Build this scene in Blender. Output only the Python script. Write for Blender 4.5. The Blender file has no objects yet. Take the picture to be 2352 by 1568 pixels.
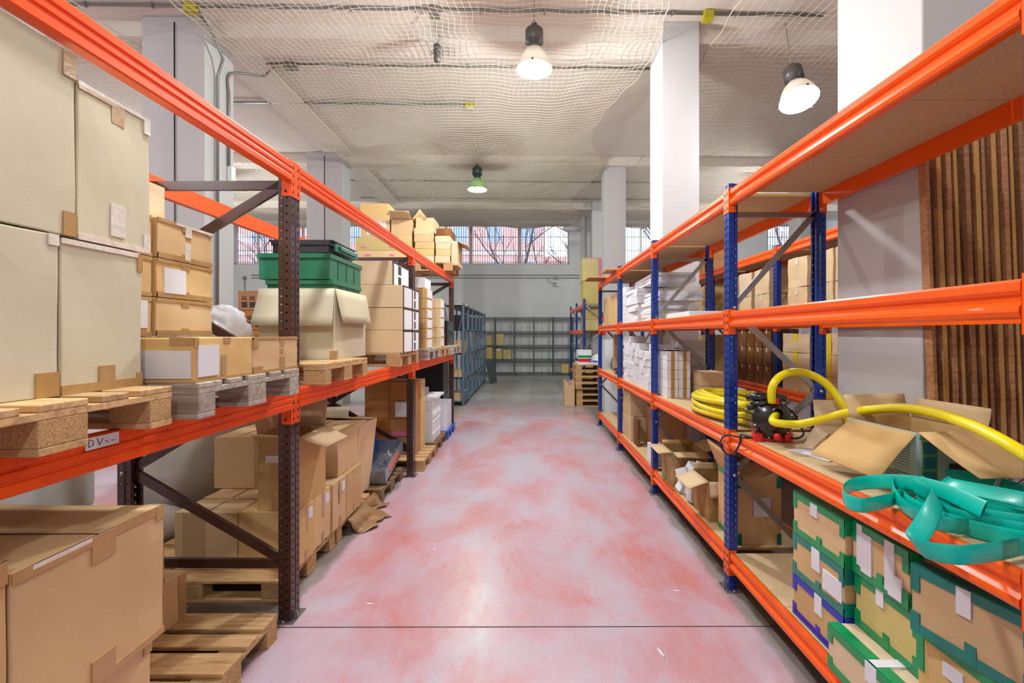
import bpy, bmesh, math, random
from mathutils import Vector, Matrix
random.seed(7)
S = bpy.context.scene
COL = S.collection
F = 1045.0      # focal length of the picture in its own pixels
EYE = 1.75      # camera height
VX, VY = 1210.0, 767.0

# ------------------------------------------------------------------ camera
cam_d = bpy.data.cameras.new('camera'); cam = bpy.data.objects.new('camera', cam_d); COL.objects.link(cam)
cam.location = (0, 0, EYE); cam.rotation_euler = (math.pi/2, 0, 0)
cam_d.sensor_width = 36; cam_d.lens = 36*F/2352
cam_d.shift_x = -(VX-1176)/2352; cam_d.shift_y = -(784-VY)/2352
cam_d.clip_start = 0.05; cam_d.clip_end = 300
S.camera = cam
# ------------------------------------------------------------------ world: overcast daylight
w = bpy.data.worlds.new('sky'); S.world = w; w.use_nodes = True
bg = w.node_tree.nodes['Background']
bg.inputs[0].default_value = (0.78, 0.88, 1.0, 1); bg.inputs[1].default_value = 3.4
# ------------------------------------------------------------------ exposure
vs = S.view_settings
vs.view_transform = 'Standard'; vs.look = 'None'; vs.gamma = 1; vs.use_curve_mapping = False
vs.exposure = 0.22
LAMP_W = 250.0
# high-bay lamps, those in the outer bays unseen and added for fill: x, y, z of the rim, tilt, style, power factor
LAMPS = [(0.10, 6.08, 5.28, 0.0, 'clear', 1.6), (3.62, 6.05, 4.86, 0.26, 'clear', .3),
         (-1.22, 11.2, 5.30, 0.0, 'green', 0.5), (-1.0, 2.0, 4.82, 0.0, 'clear', .8),
         (0.8, -2.6, 5.3, 0.0, 'clear', .75), (-9.2, 4.2, 5.3, 0.0, 'clear', .9),
         (-8.6, 12.0, 5.3, 0.0, 'clear', 1.8), (7.2, 12.2, 5.3, 0.0, 'clear', 1.8),
         (6.5, 1.5, 5.3, 0.0, 'clear', .5), (-6.5, -2.5, 5.3, 0.0, 'clear', 1.0)]

# ------------------------------------------------------------------ materials
def srgb(r, g, b):
    f = lambda c: (c/255/12.92) if c/255 <= .04045 else ((c/255+.055)/1.055)**2.4
    return (f(r), f(g), f(b), 1)
class Nodes:
    def __init__(s, name):
        s.m = bpy.data.materials.new(name); s.m.use_nodes = True
        s.t = s.m.node_tree; s.b = s.t.nodes['Principled BSDF']; s.out = s.t.nodes['Material Output']
    def n(s, typ, **kw):
        x = s.t.nodes.new(typ)
        for k, v in kw.items():
            if k.startswith('i_'): x.inputs[k[2:].replace('_', ' ')].default_value = v
            else: setattr(x, k, v)
        return x
    def l(s, a, b): s.t.links.new(a, b)
    def mix(s, fac, a, b, blend='MIX'):
        x = s.n('ShaderNodeMix', data_type='RGBA', blend_type=blend)
        for sock, v in ((0, fac), (6, a), (7, b)):
            if hasattr(v, 'is_output'): s.l(v, x.inputs[sock])
            else: x.inputs[sock].default_value = v
        return x.outputs[2]
    def ramp(s, fac, stops):
        x = s.n('ShaderNodeValToRGB'); s.l(fac, x.inputs[0]); e = x.color_ramp.elements
        while len(e) < len(stops): e.new(.5)
        for i, (p, c) in enumerate(stops):
            e[i].position = p; e[i].color = c if len(c) == 4 else (*c, 1)
        return x.outputs[0]
    def math(s, op, a, b=None, c=None):
        x = s.n('ShaderNodeMath', operation=op)
        for i, v in enumerate((a, b, c)):
            if v is None: continue
            if hasattr(v, 'is_output'): s.l(v, x.inputs[i])
            else: x.inputs[i].default_value = v
        return x.outputs[0]
    def coords(s, kind='Object', scale=(1, 1, 1)):
        if kind == 'World':
            g = s.n('ShaderNodeNewGeometry').outputs['Position']
        else:
            g = s.n('ShaderNodeTexCoord').outputs[kind]
        m = s.n('ShaderNodeMapping'); s.l(g, m.inputs[0]); m.inputs['Scale'].default_value = scale
        return m.outputs[0]
    def noise(s, vec, scale, detail=3, rough=.6, dist=0):
        x = s.n('ShaderNodeTexNoise'); s.l(vec, x.inputs['Vector'])
        x.inputs['Scale'].default_value = scale; x.inputs['Detail'].default_value = detail
        x.inputs['Roughness'].default_value = rough; x.inputs['Distortion'].default_value = dist
        return x.outputs[0]
    def bump(s, h, strength=.2, dist=.01):
        x = s.n('ShaderNodeBump'); x.inputs['Strength'].default_value = strength; x.inputs['Distance'].default_value = dist
        s.l(h, x.inputs['Height']); s.l(x.outputs[0], s.b.inputs['Normal'])
    def set(s, color=None, rough=None, metal=None, spec=None, coat=None):
        for k, v in (('Base Color', color), ('Roughness', rough), ('Metallic', metal), ('Specular IOR Level', spec), ('Coat Weight', coat)):
            if v is None: continue
            if hasattr(v, 'is_output'): s.l(v, s.b.inputs[k])
            else: s.b.inputs[k].default_value = v
M = {}
def plain(name, c, rough=.5, metal=0.0, var=.08, nscale=9, bump=0, spec=.5, coat=0, objvar=0.0):
    k = Nodes(name); v = k.coords()
    n = k.noise(v, nscale, 4)
    col = k.mix(n, tuple(x*(1-var) for x in c[:3])+(1,), tuple(min(1, x*(1+var)) for x in c[:3])+(1,))
    if objvar:
        r = k.n('ShaderNodeObjectInfo').outputs['Random']
        h = k.n('ShaderNodeHueSaturation'); k.l(col, h.inputs['Color'])
        k.l(k.math('MULTIPLY_ADD', r, objvar*2, 1-objvar), h.inputs['Value'])
        r2 = k.math('FRACT', k.math('MULTIPLY', r, 7.3))
        k.l(k.math('MULTIPLY_ADD', r2, .3, .85), h.inputs['Saturation'])
        col = h.outputs[0]
    k.set(col, rough, metal, spec, coat)
    if bump: k.bump(n, bump, .004)
    M[name] = k.m; return k
def kraft(name, c, objvar=.12, stain=.0, rough=.75):
    k = Nodes(name); v = k.coords()
    big = k.noise(v, 3.5, 3); fine = k.noise(k.coords(scale=(1, 1, .5)), 420, 2)
    col = k.mix(big, tuple(x*.88 for x in c[:3])+(1,), tuple(min(1, x*1.08) for x in c[:3])+(1,))
    sp = k.ramp(fine, [(.32, (.80, .78, .74)), (.5, (1, 1, 1))])
    col = k.mix(.35, col, sp, 'MULTIPLY')
    if stain:
        st = k.ramp(k.noise(v, 5, 5, .7), [(.45, (.35, .28, .2)), (.62, (1, 1, 1))])
        col = k.mix(stain, col, st, 'MULTIPLY')
    r = k.n('ShaderNodeObjectInfo').outputs['Random']
    h = k.n('ShaderNodeHueSaturation'); k.l(col, h.inputs['Color'])
    k.l(k.math('MULTIPLY_ADD', r, objvar*2, 1-objvar), h.inputs['Value'])
    r2 = k.math('FRACT', k.math('MULTIPLY', r, 13.7))
    k.l(k.math('MULTIPLY_ADD', r2, .24, .88), h.inputs['Saturation'])
    k.set(h.outputs[0], rough, spec=.25)
    wv = k.n('ShaderNodeTexWave', wave_type='BANDS', bands_direction='X'); k.l(k.coords(), wv.inputs['Vector'])
    wv.inputs['Scale'].default_value = 45; wv.inputs['Distortion'].default_value = .3
    hh = k.math('MULTIPLY_ADD', k.noise(v, 5, 2), 4.0, wv.outputs[1])
    k.bump(hh, .10, .001)
    M[name] = k.m
kraft('cardboard', srgb(208, 175, 126))
kraft('cardboard_pale', srgb(208, 199, 172), .05)
kraft('cardboard_light', srgb(216, 190, 152), .07)
kraft('cardboard_yellow', srgb(206, 186, 120), .07)
kraft('cardboard_brown', srgb(176, 124, 74), .08)
kraft('cardboard_dark', srgb(140, 98, 62), .12, stain=.5)
kraft('cardboard_worn', srgb(198, 166, 118), .05, stain=.45)
kraft('carton_white', srgb(226, 228, 234), .05)
plain('tape_brown', srgb(178, 140, 88), .22, var=.2, nscale=30, bump=.25, coat=.5)
plain('tape_clear', srgb(225, 218, 205), .12, var=.25, nscale=40, bump=.6, coat=1)
plain('tape_green', srgb(0, 142, 84), .28, var=.25, nscale=14, bump=.35, coat=.15)
plain('tape_teal', srgb(0, 122, 112), .28, var=.25, nscale=14, bump=.35, coat=.15)
plain('tape_blue', srgb(6, 44, 176), .28, var=.2, nscale=14, bump=.3, coat=.15)
plain('tape_pink', srgb(214, 120, 160), .4, var=.2, nscale=60)
plain('tape_yellow', srgb(226, 200, 40), .35)
plain('paper', srgb(222, 222, 230), .6, var=.03)
plain('ink', srgb(50, 42, 40), .6, var=.1)
plain('ink_brown', srgb(92, 66, 44), .7, var=.1)
plain('paint_brown', srgb(66, 42, 38), .28, var=.18, nscale=12, coat=.3)
plain('paint_blue', srgb(18, 54, 138), .28, var=.15, nscale=8, coat=.3)
plain('paint_orange', srgb(244, 92, 4), .27, var=.07, nscale=6, coat=.1, spec=.4)
plain('paint_orange_red', srgb(240, 82, 4), .28, var=.1, nscale=5, coat=.1, spec=.4)
plain('galvanised', srgb(165, 166, 166), .34, metal=.85, var=.2, nscale=25)
plain('zinc', srgb(200, 196, 190), .3, metal=.9)
plain('conduit_grey', srgb(128, 126, 124), .4, metal=.3)
plain('shelf_blue_grey', srgb(96, 118, 136), .4, var=.1)
plain('shelf_dark', srgb(70, 86, 90), .42, var=.14)
plain('column_paint', srgb(188, 186, 188), .55, var=.035, nscale=2.5, bump=.08)
plain('lamp_housing', srgb(72, 68, 66), .4)
plain('lamp_housing_green', srgb(28, 50, 44), .4)
plain('plastic_green', srgb(40, 124, 92), .33, var=.06, coat=.2)
plain('plastic_dark', srgb(40, 42, 48), .35)
plain('plastic_black', srgb(26, 28, 32), .26, var=.3, coat=.4)
plain('plastic_red', srgb(212, 34, 34), .3)
plain('plastic_white', srgb(224, 228, 232), .4, var=.03)
plain('plastic_blue', srgb(30, 84, 190), .35)
plain('steel_dark', srgb(52, 50, 52), .3, metal=.5, var=.3)
plain('rubber', srgb(24, 22, 24), .5)
plain('hose_yellow', srgb(238, 220, 2), .28, var=.02, nscale=30, coat=.5)
plain('film_clear', srgb(232, 234, 238), .15, var=.15, nscale=30, bump=.8, coat=.8)
plain('bag_white', srgb(226, 230, 236), .3, var=.1, nscale=14, bump=.5)
plain('sack_grey', srgb(176, 170, 160), .5, var=.08, nscale=4, bump=.15)
plain('tank_grey', srgb(190, 196, 196), .35, var=.05)
plain('net_cord', srgb(226, 212, 192), .7, var=.1)
plain('rope', srgb(190, 176, 150), .8)
plain('yellow_box', srgb(172, 164, 20), .4)
plain('window_frame', srgb(196, 176, 172), .5)
plain('grille_iron', srgb(92, 94, 106), .5)
plain('bark', srgb(92, 82, 84), .8)
plain('wrap_torn', srgb(160, 124, 84), .4, var=.55, nscale=12, bump=.9, coat=.3)
plain('metal_tray', srgb(150, 156, 166), .3, metal=.6, var=.2)

# flat hose: teal woven lay-flat
k = Nodes('hose_teal'); v = k.coords()
ch = k.n('ShaderNodeTexChecker'); k.l(v, ch.inputs[0]); ch.inputs['Scale'].default_value = 420
n = k.noise(v, 6, 3)
k.set(k.mix(n, srgb(0, 178, 162), srgb(4, 206, 188)), .3, coat=.12); k.bump(ch.outputs[1], .12, .0008); M['hose_teal'] = k.m
# wood
def wood(name, c1, c2, c3):
    k = Nodes(name); v = k.coords(scale=(1.2, 14, 14))
    g = k.noise(v, 3.2, 5, .6, .8); big = k.noise(k.coords(), 4, 2)
    r = k.n('ShaderNodeObjectInfo').outputs['Random']
    col = k.ramp(g, [(.3, c1), (.52, c2), (.75, c3)])
    h = k.n('ShaderNodeHueSaturation'); k.l(k.mix(k.math('MULTIPLY', big, .35), col, (.28, .18, .1, 1)), h.inputs['Color'])
    k.l(k.math('MULTIPLY_ADD', r, .34, .84), h.inputs['Value'])
    k.set(h.outputs[0], .65, spec=.3); k.bump(g, .25, .003); M[name] = k.m
wood('wood', srgb(160, 122, 78), srgb(205, 166, 116), srgb(226, 194, 146))
wood('wood_grey', srgb(130, 124, 116), srgb(176, 168, 158), srgb(204, 198, 188))
wood('wood_dark', srgb(84, 64, 46), srgb(122, 96, 70), srgb(150, 122, 90))
wood('plank_brown', srgb(140, 92, 56), srgb(176, 124, 82), srgb(196, 148, 104))
def chip(name, c, contrast=.5):
    k = Nodes(name); v = k.coords()
    vo = k.n('ShaderNodeTexVoronoi', feature='F1'); k.l(k.coords(scale=(1, 1, 2.2)), vo.inputs['Vector']); vo.inputs['Scale'].default_value = 170
    n = k.noise(v, 90, 4, .8, 1.5)
    col = k.ramp(k.math('ADD', k.math('MULTIPLY', vo.outputs['Distance'], .5), k.math('MULTIPLY', n, .75)),
                 [(.35, tuple(x*(1-contrast) for x in c[:3])), (.62, c[:3]), (.85, tuple(min(1, x*1.25) for x in c[:3]))])
    k.set(col, .75, spec=.2); k.bump(n, .5, .003); M[name] = k.m
chip('chipboard_block', srgb(186, 150, 104), .75)
chip('chipboard', srgb(198, 172, 134), .16)
chip('chipboard_edge', srgb(190, 146, 84), .6)
# ceiling: dusty plaster, stained by heat above the lamps
def spot_stain(k, col, spots):
    pos = k.n('ShaderNodeNewGeometry').outputs['Position']
    for (x, y, r, dark) in spots:
        d = k.n('ShaderNodeVectorMath', operation='DISTANCE'); k.l(pos, d.inputs[0]); d.inputs[1].default_value = (x, y, 6.15)
        f = k.ramp(d.outputs['Value'], [(0, (dark,)*3), (min(.99, r), (0, 0, 0))])
        fn = k.math('MULTIPLY', f, k.math('MULTIPLY_ADD', k.noise(k.coords('World'), 4, 4), 1.4, .2))
        col = k.mix(fn, col, srgb(70, 62, 56))
    return col
k = Nodes('ceiling_plaster'); v = k.coords('World')
c0 = k.mix(k.noise(v, .8, 4), srgb(206, 197, 188), srgb(228, 220, 214))
c0 = spot_stain(k, c0, [(-1.28, 6.9, .45, .7), (-1.22, 11.5, .5, .8), (.1, 6.3, .3, .2)])
k.set(c0, .8, spec=.2); k.bump(k.noise(v, 22, 3), .1, .01); M['ceiling_plaster'] = k.m
# back wall: painted brick
k = Nodes('painted_brick'); tc = k.coords('World')
sx = k.n('ShaderNodeSeparateXYZ'); k.l(tc, sx.inputs[0]); cx = k.n('ShaderNodeCombineXYZ')
k.l(sx.outputs[0], cx.inputs[0]); k.l(sx.outputs[2], cx.inputs[1])
br = k.n('ShaderNodeTexBrick'); k.l(cx.outputs[0], br.inputs['Vector']); br.inputs['Scale'].default_value = 1
br.inputs['Brick Width'].default_value = .25; br.inputs['Row Height'].default_value = .07; br.inputs['Mortar Size'].default_value = .006
k.set(k.mix(k.noise(tc, 1.3, 4), srgb(196, 198, 200), srgb(220, 220, 220)), .7)
k.bump(k.math('SUBTRACT', 1.0, br.outputs['Fac']), .5, .006); M['painted_brick'] = k.m
plain('wall_paint', srgb(206, 204, 202), .7, var=.04, nscale=1)
# floor: worn red paint over grey screed
k = Nodes('floor_paint'); pos = k.n('ShaderNodeNewGeometry').outputs['Position']
sx = k.n('ShaderNodeSeparateXYZ'); k.l(pos, sx.inputs[0]); X, Y = sx.outputs[0], sx.outputs[1]
ax = k.math('ABSOLUTE', k.math('ADD', X, 0.07))
wob = k.math('MULTIPLY_ADD', k.noise(k.coords('World'), 2.2, 5), .24, -.05)
st = k.math('MULTIPLY_ADD', k.noise(k.coords('World', (1.5, .5, 1)), 1.1, 6, .62, .5), 1.0, 0)
patch = k.noise(k.coords('World', (1.3, .8, 1)), 1.15, 7, .6, .4)
fine = k.noise(k.coords('World', (2.0, .6, 1)), 9, 6, .75, .8)
grain = k.noise(k.coords('World'), 70, 4, .8)
red = k.ramp(k.math('ADD', k.math('MULTIPLY', patch, .8), k.math('MULTIPLY', fine, .2)),
             [(.36, srgb(188, 184, 198)), (.47, srgb(196, 170, 184)), (.56, srgb(198, 150, 158)), (.64, srgb(200, 130, 126)), (.76, srgb(186, 94, 82))])
grey = k.mix(k.noise(k.coords('World'), 2.4, 6), srgb(150, 148, 146), srgb(190, 188, 188))
grey = k.mix(k.ramp(k.noise(k.coords('World', (1, .45, 1)), 1.8, 6, .7), [(.52, (0, 0, 0)), (.66, (.5, .5, .5))]), grey, srgb(172, 110, 104))
edge = k.math('ADD', ax, wob)
m1 = k.ramp(k.math('MULTIPLY', edge, .5), [(.735, (1, 1, 1)), (.765, (0, 0, 0))])     # 1 inside the aisle
fary = k.ramp(k.math('MULTIPLY', k.math('ADD', Y, k.math('MULTIPLY', wob, 10)), .05), [(.5, (1, 1, 1)), (.66, (.0, .0, .0))])
other = k.ramp(k.math('MULTIPLY', edge, .2), [(.64, (0, 0, 0)), (.68, (1, 1, 1))])   # neighbouring aisles are red again
mm = k.math('MULTIPLY', k.math('MAXIMUM', m1, other), fary)
under = srgb(98, 86, 78)  # floor below the racks, their shade darkened into the colour
base = k.mix(fary, grey, k.mix(k.noise(k.coords('World'), 3, 5), under, srgb(126, 116, 108)))
col = k.mix(mm, base, red)
lip = k.math('SUBTRACT', k.ramp(k.math('MULTIPLY', edge, .5), [(.785, (1, 1, 1)), (.80, (0, 0, 0))]), m1)   # pale unpainted border
col = k.mix(k.math('MULTIPLY', k.math('MAXIMUM', lip, 0.0), .6), col, srgb(168, 160, 158))
col = k.mix(.22, col, k.ramp(grain, [(.3, (.6, .6, .6)), (.6, (1, 1, 1))]), 'MULTIPLY')
k.set(col, k.math('MULTIPLY_ADD', fine, .2, .2), spec=.55); k.bump(grain, .05, .002); M['floor_paint'] = k.m
# glowing lamp cover glass
for nm, c, e in (('lamp_glow', (.92, .96, 1, 1), 60), ('lamp_glow_green', (.75, 1, .72, 1), 22)):
    k = Nodes(nm); k.set((.9, .9, .9, 1), .3); k.b.inputs['Emission Color'].default_value = c; k.b.inputs['Emission Strength'].default_value = e; M[nm] = k.m
k = Nodes('bell_acrylic'); k.set(srgb(214, 206, 196), .35); k.b.inputs['Transmission Weight'].default_value = .35; M['bell_acrylic'] = k.m
k = Nodes('bell_acrylic_green'); k.set(srgb(150, 168, 128), .35); k.b.inputs['Transmission Weight'].default_value = .35; M['bell_acrylic_green'] = k.m
k = Nodes('sign_green_glow'); k.set(srgb(90, 200, 110), .4); k.b.inputs['Emission Color'].default_value = (.35, 1, .4, 1); k.b.inputs['Emission Strength'].default_value = 1.2; M['sign_green_glow'] = k.m
k = Nodes('led_orange'); k.set((1, .4, .1, 1), .4); k.b.inputs['Emission Color'].default_value = (1, .4, .1, 1); k.b.inputs['Emission Strength'].default_value = 6; M['led_orange'] = k.m
# window glass
k = Nodes('window_glass'); tr = k.n('ShaderNodeBsdfTransparent'); gl = k.n('ShaderNodeBsdfGlossy', i_Roughness=.02)
fr = k.n('ShaderNodeFresnel', i_IOR=1.45); mx = k.n('ShaderNodeMixShader')
tr.inputs[0].default_value = (.93, .95, .98, 1)
k.l(fr.outputs[0], mx.inputs[0]); k.l(tr.outputs[0], mx.inputs[1]); k.l(gl.outputs[0], mx.inputs[2]); k.l(mx.outputs[0], k.out.inputs[0]); M['window_glass'] = k.m
# brick house across the street
k = Nodes('street_brick'); tc = k.coords('World'); sx = k.n('ShaderNodeSeparateXYZ'); k.l(tc, sx.inputs[0]); cx = k.n('ShaderNodeCombineXYZ')
k.l(sx.outputs[0], cx.inputs[0]); k.l(sx.outputs[2], cx.inputs[1])
br = k.n('ShaderNodeTexBrick'); k.l(cx.outputs[0], br.inputs['Vector']); br.inputs['Scale'].default_value = 1
br.inputs['Brick Width'].default_value = .5; br.inputs['Row Height'].default_value = .16; br.inputs['Mortar Size'].default_value = .012
br.inputs[1].default_value = srgb(226, 158, 146); br.inputs[2].default_value = srgb(214, 148, 142); br.inputs[3].default_value = srgb(226, 206, 204)
k.set(br.outputs[0], .85); M['street_brick'] = k.m
plain('facade_pale', srgb(206, 200, 206), .8)
plain('facade_glass', srgb(150, 164, 190), .3)
plain('street', srgb(150, 150, 152), .8)
# printed product box
k = Nodes('print_box'); k.set(srgb(176, 196, 196), .4); M['print_box'] = k.m
plain('print_teal', srgb(20, 120, 140), .4, var=.5, nscale=30)
plain('print_green', srgb(120, 170, 60), .4)

# ------------------------------------------------------------------ mesh helper
class MB:
    def __init__(s): s.v = []; s.f = []; s.mi = []; s.cur = 0; s.sm = []
    def add(s, vs, fs, smooth=False):
        o = len(s.v); s.v += [tuple(p) for p in vs]
        for f in fs: s.f.append([i+o for i in f]); s.mi.append(s.cur); s.sm.append(smooth)
    def box(s, x0, x1, y0, y1, z0, z1, mat=None):
        vs = [(x, y, z) for x in (x0, x1) for y in (y0, y1) for z in (z0, z1)]
        if mat is not None: vs = [mat @ Vector(p) for p in vs]
        s.add(vs, [(0, 1, 3, 2), (4, 6, 7, 5), (0, 4, 5, 1), (2, 3, 7, 6), (0, 2, 6, 4), (1, 5, 7, 3)])
    def bar(s, a, b, w, h, up=(0, 0, 1)):
        a, b = Vector(a), Vector(b); d = (b-a); L = d.length; d.normalize(); up = Vector(up)
        x = d.cross(up)
        if x.length < 1e-4: x = d.cross(Vector((1, 0, 0)))
        x.normalize(); z = x.cross(d)
        vs = [p + x*sx_*w/2 + z*sz*h/2 for p in (a, b) for sx_, sz in ((-1, -1), (1, -1), (1, 1), (-1, 1))]
        s.add(vs, [(0, 3, 2, 1), (4, 5, 6, 7), (0, 1, 5, 4), (1, 2, 6, 5), (2, 3, 7, 6), (3, 0, 4, 7)])
    def channel(s, a, b, w, h, t=.003, up=(0, 0, 1)):
        """open C section: web of width w facing `up`, two lips of height h"""
        a, b = Vector(a), Vector(b); d = (b-a).normalized(); up = Vector(up)
        x = d.cross(up).normalized(); z = x.cross(d)
        prof = [(-w/2, -h/2), (-w/2, h/2), (w/2, h/2), (w/2, -h/2), (w/2-t, -h/2), (w/2-t, h/2-t), (-w/2+t, h/2-t), (-w/2+t, -h/2)]
        n = len(prof); vs = [p + x*u + z*v_ for p in (a, b) for u, v_ in prof]
        s.add(vs, [(i, (i+1) % n, (i+1) % n+n, i+n) for i in range(n)] + [(0, 7, 6, 1), (1, 6, 5, 2), (2, 5, 4, 3), (8, 9, 14, 15), (9, 10, 13, 14), (10, 11, 12, 13)])
    def prism(s, prof, a, b, ex, ez, smooth=False):
        """extrude a closed 2D profile (u, v) from point a to b"""
        a, b, ex, ez = map(Vector, (a, b, ex, ez)); n = len(prof)
        vs = [p + ex*u + ez*v_ for p in (a, b) for u, v_ in prof]
        s.add(vs, [(i, (i+1) % n, (i+1) % n+n, i+n) for i in range(n)] + [tuple(range(n))[::-1], tuple(range(n, 2*n))], smooth)
    def tube(s, pts, r, n=8, cap=True, smooth=True):
        pts = [Vector(p) for p in pts]; rs = r if isinstance(r, (list, tuple)) else [r]*len(pts)
        up = Vector((0, 0, 1)); prev = None; rings = []
        for i, p in enumerate(pts):
            d = (pts[min(i+1, len(pts)-1)] - pts[max(i-1, 0)]).normalized()
            if prev is None:
                x = d.cross(up)
                if x.length < 1e-3: x = d.cross(Vector((1, 0, 0)))
            else: x = prev - d*prev.dot(d)
            x.normalize(); prev = x; y = d.cross(x)
            rings.append([p + (x*math.cos(2*math.pi*k_/n) + y*math.sin(2*math.pi*k_/n))*rs[i] for k_ in range(n)])
        vs = [q for ring in rings for q in ring]; fs = []
        for i in range(len(pts)-1):
            for k_ in range(n):
                fs.append((i*n+k_, i*n+(k_+1) % n, (i+1)*n+(k_+1) % n, (i+1)*n+k_))
        s.add(vs, fs, smooth)
        if cap:
            o = len(s.v)-len(vs)
            s.f.append([o+i for i in range(n)][::-1]); s.mi.append(s.cur); s.sm.append(False)
            s.f.append([o+len(vs)-n+i for i in range(n)]); s.mi.append(s.cur); s.sm.append(False)
    def lathe(s, prof, n=24, mat=None, smooth=True):
        """profile of (r, z) turned about z"""
        vs = []; fs = []
        for r, z in prof:
            for k_ in range(n): vs.append(Vector((r*math.cos(2*math.pi*k_/n), r*math.sin(2*math.pi*k_/n), z)))
        if mat is not None: vs = [mat @ p for p in vs]
        for i in range(len(prof)-1):
            for k_ in range(n): fs.append((i*n+k_, i*n+(k_+1) % n, (i+1)*n+(k_+1) % n, (i+1)*n+k_))
        s.add(vs, fs, smooth)
    def grid(s, rows, smooth=True):
        n = len(rows[0]); vs = [p for r in rows for p in r]
        s.add(vs, [(i*n+j, i*n+j+1, (i+1)*n+j+1, (i+1)*n+j) for i in range(len(rows)-1) for j in range(n-1)], smooth)
    def build(s, name, mats, parent=None, loc=(0, 0, 0), bevel=0, seg=2, solid=0, recalc=True, rotz=0, sub=0):
        me = bpy.data.meshes.new(name); me.from_pydata(s.v, [], s.f)
        if not isinstance(mats, (list, tuple)): mats = [mats]
        for m in mats: me.materials.append(M[m])
        me.polygons.foreach_set('material_index', s.mi); me.polygons.foreach_set('use_smooth', s.sm)
        me.update()
        if recalc:
            b = bmesh.new(); b.from_mesh(me); bmesh.ops.recalc_face_normals(b, faces=b.faces); b.to_mesh(me); b.free()
        o = bpy.data.objects.new(name, me); COL.objects.link(o); o.location = loc; o.rotation_euler[2] = rotz
        if parent is not None: o.parent = parent
        if solid: md = o.modifiers.new('thickness', 'SOLIDIFY'); md.thickness = solid; md.offset = -1
        if bevel:
            md = o.modifiers.new('edges', 'BEVEL'); md.width = bevel; md.segments = seg; md.limit_method = 'ANGLE'; md.angle_limit = .6
        if sub: md = o.modifiers.new('smooth', 'SUBSURF'); md.levels = sub; md.render_levels = sub
        return o
def tag(o, label=None, cat=None, group=None, kind=None):
    if label: o['label'] = label
    if cat: o['category'] = cat
    if group: o['group'] = group
    if kind: o['kind'] = kind
    return o
def empty(name, loc=(0, 0, 0), rz=0):
    o = bpy.data.objects.new(name, None); COL.objects.link(o); o.location = loc; o.rotation_euler[2] = rz; o.empty_display_size = .1
    return o
def copy_tree(o, parent=None):
    c = o.copy(); COL.objects.link(c)
    if parent is not None: c.parent = parent
    for ch in list(o.children): copy_tree(ch, c)
    return c
def spline(pts, n=8):
    """Catmull-Rom through the points"""
    P = [Vector(p) for p in pts]; P = [P[0]*2-P[1]] + P + [P[-1]*2-P[-2]]; out = []
    for i in range(1, len(P)-2):
        for j in range(n):
            t = j/n; a, b, c, d = P[i-1], P[i], P[i+1], P[i+2]
            out.append(.5*((2*b) + (c-a)*t + (2*a-5*b+4*c-d)*t*t + (3*b-a-3*c+d)*t**3))
    out.append(P[-2]); return out
ORD = ['first', 'second', 'third', 'fourth', 'fifth', 'sixth', 'seventh', 'eighth', 'ninth', 'tenth', 'eleventh', 'twelfth', 'thirteenth', 'fourteenth', 'fifteenth', 'sixteenth', 'seventeenth', 'eighteenth', 'nineteenth']
for _t, _s in (('twenty', 'twentieth'), ('thirty', 'thirtieth'), ('forty', 'fortieth'), ('fifty', 'fiftieth'), ('sixty', 'sixtieth')):
    ORD += [_s] + [_t+'-'+x for x in ORD[:9]]

def text_mesh(body, size, mat, parent, loc, rot, name='lettering', extrude=.0004, align='LEFT'):
    fc = bpy.data.curves.new(name, 'FONT'); fc.body = body; fc.size = size; fc.extrude = extrude; fc.align_x = align
    t = bpy.data.objects.new(name, fc); COL.objects.link(t); dg = bpy.context.evaluated_depsgraph_get()
    me = bpy.data.meshes.new_from_object(t.evaluated_get(dg)); bpy.data.objects.remove(t); bpy.data.curves.remove(fc)
    me.materials.clear(); me.materials.append(M[mat]); o = bpy.data.objects.new(name, me); COL.objects.link(o)
    o.parent = parent; o.location = loc; o.rotation_euler = rot; return o
# ================================================================== the setting
CEIL, BEAM_Z = 6.3, 6.07
SK = math.radians(1.2)      # the hall's cross lines run slightly askew of the racks
def struct(mb, name, mat, **kw): o = mb.build(name, mat, **kw); o['kind'] = 'structure'; return o
m = MB(); m.box(-14, 14, -8, 21, -.2, 0); struct(m, 'floor', 'floor_paint')
m = MB(); m.box(-14.3, 14.3, -8.3, 16.1, CEIL, CEIL+.5); m.box(-14.3, 14.3, 16.1, 21, CEIL+.4, CEIL+.6); struct(m, 'ceiling', 'ceiling_plaster')
m = MB(); m.box(-14.3, -14, -8, 21, 0, CEIL); struct(m, 'wall_left', 'wall_paint')
m = MB(); m.box(14, 14.3, -8, 21, 0, CEIL); struct(m, 'wall_right', 'wall_paint')
m = MB(); m.box(-14, 14, -8.3, -8, 0, CEIL); struct(m, 'wall_front', 'wall_paint')
# floor joint
m = MB(); m.box(-3.2, 3.4, -.003, .003, 0, .0015)
m_j = Nodes('joint_dark'); m_j.set(srgb(60, 44, 44), .8); M['joint_dark'] = m_j.m
o = m.build('trim_1', 'joint_dark', loc=(0, 2.72, 0.0002)); o['kind'] = 'structure'; o.rotation_euler[2] = .003
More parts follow.
